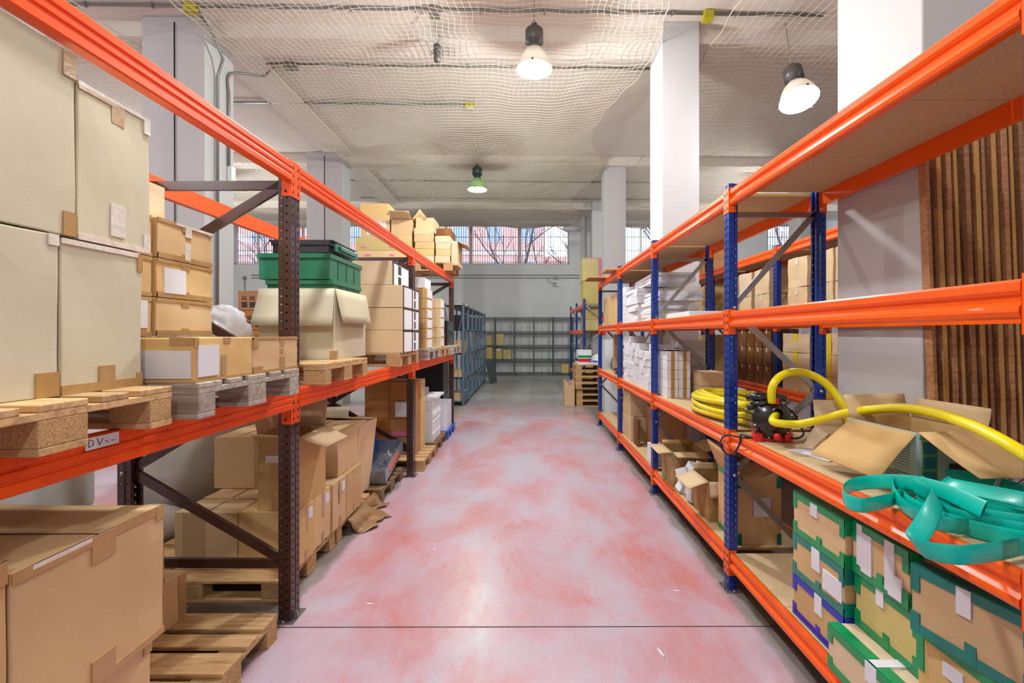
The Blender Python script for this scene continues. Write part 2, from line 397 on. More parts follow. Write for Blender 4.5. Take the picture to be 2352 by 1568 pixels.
# ---- back wall with four window bands
WY = 19.85
wz0, wz1 = 1.75 + (767-607)*WY/F, 1.75 + (767-513)*WY/F
def wx(px): return (px-VX)*WY/F
wins = [(wx(538), wx(850)), (wx(968), wx(1307)), (wx(1430), wx(1690)), (wx(1762), wx(1875))]
m = MB()
m.box(-14, 14, 0, .3, 0, wz0); m.box(-14, 14, 0, .3, wz1, CEIL+.4)
xs = [-14] + [v_ for w_ in wins for v_ in w_] + [14]
for i in range(0, len(xs), 2): m.box(xs[i], xs[i+1], 0, .3, wz0, wz1)
back = struct(m, 'wall_back', 'painted_brick', loc=(0, WY, 0), recalc=False)
for wi, (a, b) in enumerate(wins):
    root = empty('window_%d' % (wi+1), (a, WY, wz0)); root['kind'] = 'structure'
    Wd, Hh = b-a, wz1-wz0; npan = max(1, round(Wd/.97/2)*2)
    fr = MB(); t = .055
    fr.box(0, Wd, .04, .12, 0, t); fr.box(0, Wd, .04, .12, Hh-t, Hh); fr.box(0, t, .04, .12, 0, Hh); fr.box(Wd-t, Wd, .04, .12, 0, Hh)
    for i in range(1, npan):
        x = Wd*i/npan; tt = .14 if i % 2 == 0 else .04
        fr.box(x-tt/2, x+tt/2, .04, .12, t, Hh-t)
    fr.build('window_frame', 'window_frame', root)
    g = MB()
    for i in range(npan): g.box(Wd*i/npan+.03, Wd*(i+1)/npan-.03, .075, .081, t, Hh-t)
    g.build('window_pane', 'window_glass', root)
    gr = MB(); n_ = int(Wd/.105)
    for i in range(n_+1): x = .04+(Wd-.08)*i/n_; gr.box(x-.009, x+.009, .2, .218, 0, Hh)
    for z in (.12, .62, 1.22, 1.72): gr.box(0, Wd, .196, .222, min(z, Hh-.05), min(z, Hh-.05)+.02)
    gr.build('window_grille', 'grille_iron', root)
# pipes along the back wall below the windows
def pipe_thing(name, pts, r, label, mat='conduit_grey', clips=1.2, group=None, loc=(0, 0, 0), extra=None):
    m = MB(); m.tube(pts, r, 8)
    o = m.build(name, mat, loc=loc); tag(o, label, 'conduit', group)
    P = [Vector(p) for p in pts]
    for p, q in zip(P, P[1:]):
        L = (q-p).length; k_ = clips*.5
        while k_ < L:
            c = MB(); c.bar(p.lerp(q, max(0, (k_-.012)/L)), p.lerp(q, min(1, (k_+.012)/L)), r*2.8, r*2.8); k_ += clips; c.build('pipe_clip', 'conduit_grey', o)
    return o
zc1, zc2 = 1.75+(767-632)*WY/F, 1.75+(767-638.5)*WY/F
pipe_thing('conduit_pipe', [(-12, WY-.03, zc1), (3.4, WY-.03, zc1)], .016, 'upper of two thin grey conduits along the back wall under the windows', clips=1.5)
o = pipe_thing('conduit_pipe', [(-12, WY-.03, zc2), (3.4, WY-.03, zc2)], .016, 'lower of two thin grey conduits along the back wall, with a junction box', clips=1.5)
m = MB(); m.box(-.06, .06, -.04, .02, -.06, .06); m.build('junction_box', 'conduit_grey', o, loc=(1.28, WY-.04, zc2), bevel=.006)
m = MB(); m.tube(spline([(wx(1255), WY-.02, 4.2), (wx(1262), WY-.05, 4.0), (wx(1278), WY-.04, 3.95), (wx(1270), WY-.05, 3.85), (wx(1284), WY-.04, 3.8)], 5), .008, 5)
m.build('loose_wire', 'rubber', o)
m = MB(); m.tube([(wx(563), WY-.03, zc2), (wx(563), WY-.03, .1)], .016, 6); m.box(wx(563)-.06, wx(563)+.06, WY-.07, WY-.002, zc2-.07, zc2+.07)
tag(m.build('conduit_pipe', 'conduit_grey'), 'thin conduit dropping down the back wall below the leftmost window', 'conduit')

# ---- columns
def column(x0, x1, y0, y1, nm='concrete_column', z1=CEIL):
    m = MB(); m.box(x0, x1, y0, y1, 0, z1); return struct(m, nm, 'column_paint', bevel=.008)
column(-5.5, -4.6, 6.5, 7.14); column(-5.5, -4.6, 11.36, 11.87); column(-5.5, -4.62, 15.75, 16.2)
column(2.06, 2.60, 2.37, 3.02); column(1.97, 2.51, 6.62, 7.27); column(2.02, 2.56, 11.76, 12.3); column(2.24, 2.6, 15.6, 16.0)
column(6.9, 7.5, 2.37, 3.0); column(6.9, 7.5, 6.6, 7.2); column(6.9, 7.5, 11.46, 12.0)
m = MB(); m.tube([(2.05, 16.4, 0), (2.05, 16.4, CEIL-.3)], .11, 16)
m.tube([(1.3, 16.4, 5.55), (2.05, 16.4, 5.55)], .09, 12)
tag(m.build('drain_pipe', 'column_paint'), 'fat round white downpipe beside the far right column, with a short branch at the top', 'pipe')
# vertical cracks/cables on the left columns
for (x, y, z1_) in ((-5.03, 6.49, 6.2), (-5.05, 11.35, 6.2)):
    m = MB(); m.tube([(x, y, .02), (x+.01, y, 3), (x, y, z1_)], .008, 6)
    tag(m.build('cable', 'rubber'), 'thin dark cable straight down the front of the %s left column' % ('nearest' if y < 8 else 'second'), 'cable')
# ---- ceiling cross beams (slightly askew), with the long strip over the left columns
for (yy, dep) in ((6.72, .42), (11.62, .42), (15.75, .42), (2.0, .42), (-2.6, .42)):
    m = MB(); m.box(-14, 14, 0, dep, BEAM_Z, CEIL)
    o = struct(m, 'ceiling_beam', 'ceiling_plaster', loc=(0, yy, 0)); o.rotation_euler[2] = SK
m = MB(); m.box(-5.06, -5.03, 6.9, 19.8, CEIL-.012, CEIL); struct(m, 'trim_2', 'joint_dark')
m = MB(); m.box(-5.03, -4.35, 7.2, 19.8, CEIL-.05, CEIL-.013); struct(m, 'trim_3', 'ceiling_plaster')
# ---- ceiling conduits
def cc(y): return Y0_c(y)
zc = CEIL-.035
def skew(x, y): return (x, y + x*math.tan(SK), zc)
c1 = pipe_thing('conduit_pipe', [skew(-6.5, 6.36), skew(4.2, 6.36)], .02, 'grey conduit across the ceiling nearest the camera, in front of the first beam', clips=.9)
for x, nm in ((2.55, 'yellow_box'), (-4.62, 'yellow_box'), (-1.28, 'conduit_grey')):
    m = MB(); m.box(-.07, .07, -.06, .06, -.1, .02); m.build('junction_box', nm, c1, loc=(x, 6.36+x*math.tan(SK), zc), bevel=.008)
m = MB(); m.tube([(-4.55, 6.30, zc-.05), (-4.42, 6.42, 5.95), (-4.42, 6.62, 5.75), (-4.55, 6.7, 5.55), (-4.56, 6.7, 1.0)], .022, 8)
tag(m.build('conduit_pipe', 'conduit_grey'), 'grey conduit running down the nearest left column from the ceiling box', 'conduit')
m = MB(); m.tube(spline([(-4.3, 7.6, 6.15), (-4.3, 7.4, 5.95), (-4.56, 7.0, 5.75), (-4.57, 6.98, 5.4)], 5) + [(-4.57, 6.98, 4.32)], .02, 8)
tag(m.build('conduit_pipe', 'conduit_grey'), 'bent grey conduit ending at the emergency light on the nearest left column', 'conduit')
c2 = pipe_thing('conduit_pipe', [skew(-4.5, 7.7), skew(2.1, 7.7)], .018, 'grey conduit across the ceiling just behind the first beam', clips=1.0)
m = MB(); m.box(-.1, .1, -.06, .06, -.08, .02); m.build('junction_box', 'conduit_grey', c2, loc=(-3.95, 7.62, zc), bevel=.008)
c3 = pipe_thing('conduit_pipe', [skew(-6.5, 8.98), skew(-1.15, 8.98)], .018, 'grey conduit ending half way across the ceiling in front of the second beam', clips=1.0)
m = MB(); m.box(-.09, .09, -.05, .05, -.06, .02); m.build('junction_box', 'yellow_box', c3, loc=(-1.12, 8.96, zc), bevel=.008)
pipe_thing('conduit_pipe', [skew(-5.5, 13.5), skew(5, 13.5)], .018, 'grey conduit across the ceiling behind the green-lit lamp', clips=1.0)
pipe_thing('conduit_pipe', [skew(-5.5, 15.2), skew(5, 15.2)], .018, 'grey conduit across the ceiling closest to the back wall', clips=1.0)
# empty lamp socket on its bent conduit, wrapped in the net
root = empty('lamp_socket', (-1.29, 6.55, 6.0)); tag(root, 'bare lamp socket hanging from a bent conduit under the first ceiling beam, no bell', 'lamp')
m = MB(); m.tube(spline([(.02, -.2, .2), (0, -.1, .1), (.03, -.03, .02), (.02, 0, -.08)], 5), .012, 8); m.build('stem', 'conduit_grey', root)
m = MB(); m.lathe([(0, -.34), (.045, -.33), (.05, -.26), (.035, -.22), (.055, -.2), (.055, -.1), (.02, -.07), (0, -.07)], 12); m.build('socket', 'lamp_housing', root)
m = MB(); m.tube([(.09*math.cos(a), .09*math.sin(a), -.2+.03*math.sin(3*a)) for a in [i*math.pi/6 for i in range(13)]], .006, 5); m.build('wire_loop', 'conduit_grey', root)
# ---- anti-bird net strung under the ceiling
def net(x0, x1, y0, y1, cell, z_at, label, r=.0027, xe=None):
    m = MB(); nx = int((x1-x0)/cell); ny = int((y1-y0)/cell)
    def pt(i, j):
        x = x0+(x1-x0)*i/nx; y = y0+(y1-y0)*j/ny
        if xe: x = xe(x, y)
        return Vector((x + .02*math.sin(j*.9+i*.5), y+.02*math.sin(i*.7), z_at(x, y)))
    G = [[pt(i, j) for j in range(ny+1)] for i in range(nx+1)]
    def line(ps):
        o = len(m.v); n = len(ps)
        for p in ps: m.v += [(p.x, p.y, p.z+r*1.4), (p.x-r, p.y-r, p.z-r), (p.x+r, p.y+r, p.z-r)]
        for a in range(n-1):
            for k_ in range(3): m.f.append([o+a*3+k_, o+a*3+(k_+1) % 3, o+a*3+3+(k_+1) % 3, o+a*3+3+k_]); m.mi.append(0); m.sm.append(True)
    for i in range(nx+1): line(G[i])
    for j in range(ny+1): line([G[i][j] for i in range(nx+1)])
    o = m.build('bird_net', 'net_cord', recalc=False)
    tag(o, label, 'net')
    e = MB(); e.tube([p for p in G[0]], .008, 5); e.tube([p for p in G[-1]], .008, 5); e.build('edge_rope', 'rope', o)
    return o
def zn(x, y):
    b = [6.72+.2, 11.62+.2, 15.9+.2, 2.2, 19.8]; d = min(abs(y-v_) for v_ in b)
    sag = .17*min(1, d/2.2)
    und = .05*math.sin(x*1.3+y*.6) + .03*math.sin(x*2.7-y*1.1)
    lamp = min(math.hypot(x-l_[0], y-l_[1]) for l_ in LAMPS)
    return 6.0 - .02 - sag + und*min(1, d) + max(0, y-17)*.16
def edge_in(x, y):
    """the right edge is pulled into scallops between the columns"""
    t = (x+4.4)/6.3; ph = (y-6.9)/4.7; pull = -.55*(1-math.cos(2*math.pi*ph))/2*(1 if y > 6.9 else .5)
    return x + pull*max(0, t-.55)/.45
net(-4.4, 1.9, 4.6, 19.6, .09, zn, 'white mesh bird net sagging under the ceiling over the middle aisle', xe=edge_in)
net(2.7, 6.8, 4.6, 19.6, .11, zn, 'white mesh bird net under the ceiling right of the right-hand columns')
net(-11.5, -5.7, 4.6, 19.6, .12, zn, 'white mesh bird net under the ceiling left of the left-hand columns')

# ---- high-bay lamps
def lamp(x, y, z, tilt, style, pw, label):
    root = empty('high_bay_lamp', (x, y, z)); root.rotation_euler = (-tilt*1.3, tilt*.1, 0)
    tag(root, label, 'lamp')
    g = style == 'green'; hm = 'lamp_housing_green' if g else 'lamp_housing'
    m = MB(); m.lathe([(.238, 0), (.232, .012), (.21, .10), (.17, .19), (.115, .26), (.07, .285), (.062, .285), (.105, .25), (.16, .18), (.2, .10), (.225, .01), (.238, 0)], 40)
    m.build('bell', 'bell_acrylic_green' if g else 'bell_acrylic', root)
    m = MB(); m.lathe([(0, -.012), (.12, -.008), (.2, .004), (.222, .014)], 40); m.build('cover_glass', 'lamp_glow_green' if g else 'lamp_glow', root)
    m = MB(); m.lathe([(.07, .285), (.085, .29), (.085, .33), (.075, .335), (.075, .345), (.12, .36), (.12, .52), (.09, .55), (0, .56)], 24)
    m.build('ballast_housing', hm, root)
    m = MB(); m.tube([(0, 0, .56), (0, 0, .60)], .012, 8); m.lathe([(.035, .6), (.04, .62), (.02, .64)], 10)
    for a in range(3): m.box(.225, .25, -.012, .012, -.014, .02, Matrix.Rotation(a*2.1+.4, 4, 'Z'))
    m.build('hook', hm, root)
    top = CEIL if y > 99 else 6.06
    L = (6.28-z-.62)
    if L > .05:
        m = MB(); m.tube([(0, 0, .62), (tilt*.2, 0, .62+L)], .006, 6); h = m.build('suspension_cord', 'conduit_grey', root)
    ld = bpy.data.lights.new('lamp_light', 'POINT'); ld.energy = LAMP_W*pw; ld.shadow_soft_size = .11
    ld.color = (.80, 1.0, .82) if g else (.97, 1.0, .985)
    lo = bpy.data.objects.new('lamp_light', ld); COL.objects.link(lo); lo.parent = root; lo.location = (0, 0, -.14)
LL = ['lit high-bay lamp glaring white above the middle aisle', 'tilted high-bay lamp with a frosted bell, lit, beside the near right column',
      'high-bay lamp with a greenish glow hanging over the far end of the aisle', 'high-bay lamp hung over the aisle just in front of the camera position',
      'high-bay lamp hung behind the camera position', 'unseen high-bay lamp added for fill over the aisle left of the brown rack', 'unseen high-bay lamp added for fill in the far left bay',
      'unseen high-bay lamp added for fill in the far right bay', 'unseen high-bay lamp added for fill over the aisle right of the near column', 'unseen high-bay lamp added for fill in the rear left bay']
for (x, y, z, t, st, pw), lb in zip(LAMPS, LL): lamp(x, y, z, t, st, pw, lb)
# emergency light on the nearest left column
root = empty('emergency_light', (-4.58, 7.02, 4.05)); tag(root, 'small white emergency light with an orange lamp and green edge on the nearest left column', 'light')
m = MB(); m.box(-.015, .06, -.05, .05, -.02, .28); m.build('housing', 'plastic_white', root, bevel=.01)
m = MB(); m.box(.061, .068, -.04, .045, -.01, .09); m.build('sign_panel', 'sign_green_glow', root)
m = MB(); m.box(.061, .068, -.025, .02, .12, .24); m.build('lamp_window', 'led_orange', root)
# fire extinguisher on the far right column
root = empty('fire_extinguisher', (1.94, 11.685, 1.72)); tag(root, 'red fire extinguisher hung on the far right column behind the rack end', 'fire extinguisher')
m = MB(); m.lathe([(0, 0), (.07, .005), (.075, .03), (.075, .4), (.05, .47), (.02, .5), (0, .5)], 16); m.build('cylinder_body', 'plastic_red', root)
m = MB(); m.box(-.015, .015, -.02, .02, .5, .56); m.bar((0, 0, .55), (.0, -.1, .58), .02, .012); m.tube(spline([(0, -.03, .53), (-.08, -.05, .45), (-.085, -.04, .15)], 5), .009, 6); m.build('valve', 'rubber', root)
m = MB(); m.box(-.076, .076, -.078, -.070, .18, .34); m.build('paper_label', 'paper', root)
m = MB(); m.box(-.03, .03, .0, .074, .30, .33); m.build('wall_bracket', 'steel_dark', root)

# ---- outside: street, brick house, bare trees
m = MB(); m.box(-60, 60, 20.3, 70, -.3, -.05); struct(m, 'street_ground', 'street')
def house(name, x0, x1, y, h, mat, label, step=None):
    root = empty(name, (0, y, 0)); tag(root, label, 'building')
    m = MB(); m.box(x0, x1, 0, 8, 0, h)
    if step: m.box(x1, x1+step[0], .5, 8, 0, step[1])
    m.build('wall', mat, root)
    wn = 0
    for zf in [z for z in (3.6, 7.0, 10.2, 13.4) if z+1.6 < h]:
        m = MB(); m.box(x0-.05, x1+.05, -.12, 0, zf-1.15, zf-.8); m.build('floor_band', 'facade_pale', root)
        x = x0+1.2
        while x+1.7 < x1:
            m = MB(); m.box(0, 1.5, -.06, -.01, 0, 1.5); fr_ = m.build('window', 'facade_pale', root, loc=(x, 0, zf))
            m = MB(); m.box(.1, 1.4, -.09, -.061, .1, 1.4); m.build('pane', 'facade_glass', fr_)
            x += 3.1
house('brick_building', -36, 1.6, 42, 16, 'street_brick', 'red brick apartment building across the street, seen through the back windows', step=(2.2, 9.0))
house('pale_building', 22, 38, 50, 13, 'facade_pale', 'pale building far off behind the right-hand windows')
def tree(x, y, h, seed, label):
    rr = random.Random(seed); m = MB()
    def br(p, d, L, r, lev):
        pts = [p]; q = Vector(p); dd = Vector(d)
        for i in range(4):
            dd = (dd + Vector((rr.uniform(-.18, .18), rr.uniform(-.18, .18), rr.uniform(-.05, .15)))).normalized()
            q = q + dd*L/4; pts.append(q.copy())
        m.tube(pts, [r*(1-.13*i) for i in range(5)], 5 if lev else 8, cap=False)
        if lev < 4:
            for i in range(4 if lev < 2 else 3):
                t = pts[1+i % 4]; a = rr.uniform(0, 6.28); s_ = rr.uniform(.5, 1.1)
                nd = (dd + Vector((math.cos(a), math.sin(a)*.6, rr.uniform(-.1, .5)))*s_).normalized()
                br(t, nd, L*rr.uniform(.5, .72), r*.48, lev+1)
    br(Vector((0, 0, 0)), (0, 0, 1), h*.42, .2, 0)
    tag(m.build('bare_tree', 'bark', loc=(x, y, 0), recalc=False), label, 'tree', 'bare trees in the street')
tree(-16, 29, 14, 3, 'leafless tree in front of the brick building, seen through the leftmost window')
tree(-5.5, 28, 15, 5, 'leafless tree outside the left half of the middle window band')
tree(-.5, 30, 14, 8, 'leafless tree outside the centre of the middle window band')
tree(4.5, 27, 15, 13, 'leafless tree against open sky at the right end of the middle window band')
tree(9.5, 29, 14, 17, 'leafless tree outside the short window between the right columns')
tree(17, 29, 14, 21, 'leafless tree outside the far right window')
# ================================================================== racks
def holed(m, o, eu, ev, W, Hh, cols, pitch, z_start=.0):
    """sheet of width W and height Hh with columns of punched holes; cols = [(u centre, half width, half height, round?)]"""
    o, eu, ev = Vector(o), Vector(eu), Vector(ev)
    P = lambda u, v_: o+eu*u+ev*v_
    n = int(Hh/pitch); edges = [0]; spans = []
    for c in cols:
        cw = c[1]+.006; spans.append((c[0]-cw, c[0]+cw, c))
    u = 0
    for a, b, c in spans:
        if a > u+1e-5: m.add([P(u, 0), P(a, 0), P(a, Hh), P(u, Hh)], [(0, 1, 2, 3)])
        for i in range(n+1):
            v0, v1 = i*pitch, min((i+1)*pitch, Hh)
            if v1-v0 < 1e-4: continue
            if v1-v0 < pitch*.99: m.add([P(a, v0), P(b, v0), P(b, v1), P(a, v1)], [(0, 1, 2, 3)]); continue
            cv = (v0+v1)/2; uc, hw, hh, rd = c
            out = [(a, v0), (uc, v0), (b, v0), (b, cv), (b, v1), (uc, v1), (a, v1), (a, cv)]
            if rd: inn = [(uc+hw*math.cos(t), cv+hw*math.sin(t)) for t in [math.radians(d) for d in (225, 270, 315, 0, 45, 90, 135, 180)]]
            else: inn = [(uc-hw, cv-hh), (uc, cv-hh), (uc+hw, cv-hh), (uc+hw, cv), (uc+hw, cv+hh), (uc, cv+hh), (uc-hw, cv+hh), (uc-hw, cv)]
            m.add([P(*q) for q in out+inn], [(k_, (k_+1) % 8, 8+(k_+1) % 8, 8+k_) for k_ in range(8)])
        u = b
    if u < W-1e-5: m.add([P(u, 0), P(W, 0), P(W, Hh), P(u, Hh)], [(0, 1, 2, 3)])
_post_mesh = {}
def make_post(key, mat, w, d, Hh, s, parent, loc):
    """s=+1: the flanges run towards +x. Web (with slots) at x=0 faces the aisle."""
    if key in _post_mesh:
        o = bpy.data.objects.new('upright_post', _post_mesh[key].data); COL.objects.link(o); o.parent = parent; o.location = loc
        md = o.modifiers.new('thickness', 'SOLIDIFY'); md.thickness = .003; md.offset = 0
        return o
    m = MB(); ex = Vector((s, 0, 0)); ey = Vector((0, 1, 0)); ez = Vector((0, 0, 1)); g = w*.09; half = (w-2*g)/2
    holed(m, (0, 0, 0), ey, ez, half, Hh, [(half*.5, .0055, .011, False)], .05)
    holed(m, (0, half+2*g, 0), ey, ez, half, Hh, [(half*.5, .0055, .011, False)], .05)
    q = .009*s
    m.add([(0, half, 0), (q, half+g*.5, 0), (q, half+g*1.5, 0), (0, half+2*g, 0), (0, half, Hh), (q, half+g*.5, Hh), (q, half+g*1.5, Hh), (0, half+2*g, Hh)],
          [(0, 1, 5, 4), (1, 2, 6, 5), (2, 3, 7, 6)])
    for y in (0, w):
        f = d*.55
        holed(m, (0, y, 0), ex, ez, f, Hh, [(f*.55, .006, .006, True)], .05)
        y2 = y + (.006 if y == 0 else -.006)
        m.add([(f*s, y, 0), (f*s+.006*s, y2, 0), (f*s+.006*s, y2, Hh), (f*s, y, Hh)], [(0, 1, 2, 3)])
        holed(m, (f*s+.006*s, y2, 0), ex, ez, d-f-.006, Hh, [((d-f-.006)*.45, .0045, .0045, True)], .05)
        sgn = 1 if y == 0 else -1
        m.add([(d*s, y2, 0), (d*s, y2+sgn*.018, 0), (d*s, y2+sgn*.018, Hh), (d*s, y2, Hh)], [(0, 1, 2, 3)])
    b = MB()
    o = m.build('upright_post', mat, parent, loc); md = o.modifiers.new('thickness', 'SOLIDIFY'); md.thickness = .003; md.offset = 0
    _post_mesh[key] = o
    return o
BEAM_L = [(0, 0), (.045, 0), (.05, .005), (.05, .034), (.042, .038), (.042, .047), (.05, .051), (.05, .069), (.042, .073), (.042, .082), (.05, .086), (.05, .115), (.045, .12), (0, .12)]
BEAM_R = [(0, 0), (.030, 0), (.038, .006), (.043, .020), (.041, .034), (.030, .044), (.024, .050), (.024, .064), (.032, .070), (.038, .080), (.038, .104), (.032, .112), (.014, .112), (.014, .090), (0, .090)]
def rack(name, label, s, loc, rot, ys, depth, w, d, Hh, levels, prof, pmat, bmat, cmat, nodes, seed=0, brace_w=.04, missing=(), ph=None):
    """ys: near face of each frame (local y). s=+1 rack body towards +x. levels: beam top heights."""
    root = empty(name, loc, rot); tag(root, label, 'rack')
    bh = max(p[1] for p in prof)
    for yi, y in enumerate(ys):
        H_ = (ph[yi] if ph else Hh)
        for side_, x in ((1, 0), (-1, s*depth)):
            po = make_post((pmat, w, d, round(H_, 3), s*side_), pmat, w, d, H_, s*side_, root, (x, y, .006))
            f = MB(); ss = s*side_
            f.box(min(-.03*ss, (d+.02)*ss), max(-.03*ss, (d+.02)*ss), -.03, w+.03, -.006, 0)
            f.bar((-.002*ss, w*.3, .004), (-.002*ss, w*.3, .05), .008, .05, (1, 0, 0))
            fp = f.build('foot_plate', 'galvanised', po)
            bo = MB()
            for by in (-.015, w+.015): bo.lathe([(.009, 0), (.009, .008), (0, .009)], 6, Matrix.Translation((d*.5*ss, by, 0)))
            bo.build('anchor_bolt', 'zinc', fp)
        # braces
        for (sa, za), (sb, zb) in zip(nodes, nodes[1:]):
            if max(za, zb) > H_: continue
            xa = s*(.035 if sa == 'f' else depth-.035); xb = s*(.035 if sb == 'f' else depth-.035)
            m = MB(); m.channel((xa, y+w/2, za), (xb, y+w/2, zb), brace_w, .026, .003, (0, -1, 0)); m.build('diagonal_brace', cmat, root)
            m = MB(); m.lathe([(.011, 0), (.011, .008), (.006, .012), (0, .012)], 8, Matrix.Translation((xa, y-.004, za)) @ Matrix.Rotation(math.pi/2, 4, 'X')); m.build('bolt', 'zinc', root)
        for zz in (nodes[0][1]-.03, nodes[-1][1]):
            if zz > H_: continue
            m = MB(); m.channel((s*.03, y+w/2, zz), (s*(depth-.03), y+w/2, zz), brace_w, .026, .003, (0, -1, 0)); m.build('horizontal_brace', cmat, root)
    for i in range(len(ys)-1):
        ya, yb = ys[i]+w*.5, ys[i+1]+w*.5
        for li, zt in enumerate(levels):
            if (i, li) in missing: continue
            for fr in (1, -1):
                ss = s*fr; x0 = 0 if fr == 1 else s*depth
                if zt > min(ph[i], ph[i+1])+.02 if ph else False: continue
                m = MB(); xin = x0 + ss*.040
                m.prism(prof, (xin, ya+.05, zt-bh), (xin, yb-.05, zt-bh), (-ss, 0, 0), (0, 0, 1))
                b = m.build('load_beam', bmat, root, bevel=.0015 if prof is BEAM_L else 0)
                ct, cb = zt+.012, zt-bh-.09 if prof is BEAM_L else zt-bh-.045
                if prof is not BEAM_L: ct = zt+.014
                for (yc, sg, yp) in ((ys[i]+w, -1, ya), (ys[i+1], 1, yb)):
                    c = MB(); a_, b_ = sorted((yp+.002*(-sg), yc))
                    t_ = .0045
                    a_, b_ = (yp+.001, yc+t_) if sg == -1 else (yc-t_, yp-.001)
                    # face plate on the aisle face, and its leg wrapped along the flange
                    c.box(min(x0-ss*t_, x0-ss*.0015), max(x0-ss*t_, x0-ss*.0015), a_, b_, cb, ct)
                    yy = (yc+.0015, yc+t_) if sg == -1 else (yc-t_, yc-.0015)
                    xx = sorted((x0-ss*t_, x0+ss*min(d*.8, .055)))
                    c.box(xx[0], xx[1], yy[0], yy[1], cb, ct)
                    con = c.build('beam_connector', bmat, b, bevel=.001)
                    k_ = MB()
                    for zz in [cb+.03+.05*j for j in range(int((ct-cb-.02)/.05))]:
                        k_.box(min(x0-ss*.0062, x0-ss*t_), max(x0-ss*.0062, x0-ss*t_), (a_+b_)/2-.005, (a_+b_)/2+.005, zz-.01, zz+.01)
                    k_.build('slot_hook', 'steel_dark', con)
                    if sg == 1:
                        k_ = MB(); k_.lathe([(.007, 0), (.007, .005), (0, .006)], 8, Matrix.Translation((x0+ss*.03, yy[0], cb+.03)) @ Matrix.Rotation(math.pi/2, 4, 'X')); k_.build('lock_bolt', 'zinc' if prof is BEAM_R else 'steel_dark', con)
    return root
# --- left: brown pallet rack
rotL = math.radians(-.87)
nL = [('f', 2.70), ('r', 2.10), ('f', 1.50), ('r', .90), ('f', .33)]
rackL = rack('pallet_rack', 'long pallet rack with brown punched posts and orange box beams, left of the aisle', -1, (-1.437, 2.77, 0), rotL,
     [-2.80, 0, 2.80, 5.58], 1.07, .10, .078, 2.80, [1.41, 2.80], BEAM_L, 'paint_brown', 'paint_orange_red', 'paint_brown', nL, brace_w=.055)
m = MB(); m.box(0, .0012, -.06, .06, 0, .04); tl = m.build('paper_label', 'paper', rackL, loc=(.0105, -1.22, 1.366))
m = MB()
for p_, q_ in (((-.05, .01), (-.05, .034)), ((-.05, .034), (-.036, .03)), ((-.036, .03), (-.034, .014)), ((-.034, .014), (-.05, .01)), ((-.022, .034), (-.012, .01)), ((-.012, .01), (0, .03)), ((.008, .02), (.02, .012)), ((.03, .016), (.045, .014))):
    m.bar((.0016, p_[0], p_[1]), (.0016, q_[0], q_[1]), .002, .001, (1, 0, 0))
m.build('handwriting', 'ink', tl)
# --- right: blue longspan rack
nR = [('r', 2.60), ('f', 1.93), ('r', 1.36), ('f', .79), ('r', .18)]
YR = [1.185, 3.10, 4.97, 6.84, 8.70]
LV = [.262, 1.085, 1.905, 2.735]
rack('shelving_rack', 'blue and orange shelving rack with chipboard shelves along the right of the aisle', 1, (1.378, 0, 0), 0,
     YR, .66, .075, .06, 2.77, LV, BEAM_R, 'paint_blue', 'paint_orange', 'galvanised', nR, brace_w=.035)
# --- behind it: a parallel rack facing the next aisle
rack('shelving_rack', 'second blue and orange shelving rack standing behind the first, across a narrow passage', 1, (3.02, 0, 0), 0,
     [1.6, 3.55, 5.50, 7.45, 9.4], .66, .075, .06, 2.82, [.262, 1.10, 1.94, 2.80], BEAM_R, 'paint_blue', 'paint_orange', 'galvanised', nR, brace_w=.035)
# --- far right short rack
rack('shelving_rack', 'short blue and orange rack beyond the stack of pallets, tall yellow cartons on top', 1, (1.60, 0, 0), 0,
     [12.9, 14.85, 16.8], .8, .075, .06, 2.75, [.5, 1.87, 2.62], BEAM_R, 'paint_blue', 'paint_orange', 'galvanised', [('f', 2.60), ('r', 1.93), ('f', 1.36), ('r', .79), ('f', .18)], brace_w=.035)
# ---- chipboard shelf boards (loose boards laid in the beams)
def board(x0, x1, y0, y1, ztop, label, t=.019, name='shelf_board', group=None, mat='chipboard'):
    m = MB(); W_, D_ = x1-x0, y1-y0
    m.add([(-W_/2, -D_/2, 0), (W_/2, -D_/2, 0), (W_/2, D_/2, 0), (-W_/2, D_/2, 0), (-W_/2, -D_/2, t), (W_/2, -D_/2, t), (W_/2, D_/2, t), (-W_/2, D_/2, t)], [(0, 3, 2, 1), (4, 5, 6, 7)])
    m.cur = 1; m.add([(-W_/2, -D_/2, 0), (W_/2, -D_/2, 0), (W_/2, D_/2, 0), (-W_/2, D_/2, 0), (-W_/2, -D_/2, t), (W_/2, -D_/2, t), (W_/2, D_/2, t), (-W_/2, D_/2, t)], [(0, 1, 5, 4), (1, 2, 6, 5), (2, 3, 7, 6), (3, 0, 4, 7)])
    o = m.build(name, [mat, 'chipboard_edge'], loc=((x0+x1)/2, (y0+y1)/2, ztop-t), recalc=False)
    tag(o, label, 'board', group); return o
lvn = ['bottom', 'waist-high', 'eye-high', 'top']
bayn = ['nearest', 'second', 'third', 'farthest']
pos3 = ['near', 'middle', 'far']
for b in range(4):
    for li in range(4):
        if li == 2 and b == 0: continue
        a_, e_ = YR[b]+.08, YR[b+1]-.006
        for k_ in range(3):
            L = (e_-a_)/3
            jut = 0
            board(1.412, 2.002, a_+L*k_+.0015, a_+L*(k_+1)-.0015, LV[li]-.002,
                  'chipboard board, %s third of the %s shelf, %s bay of the right rack' % (pos3[k_], lvn[li], bayn[b]), group='chipboard shelf boards of the right rack')
YB = [1.6, 3.55, 5.50, 7.45, 9.4]; LB = [.262, 1.10, 1.94, 2.80]
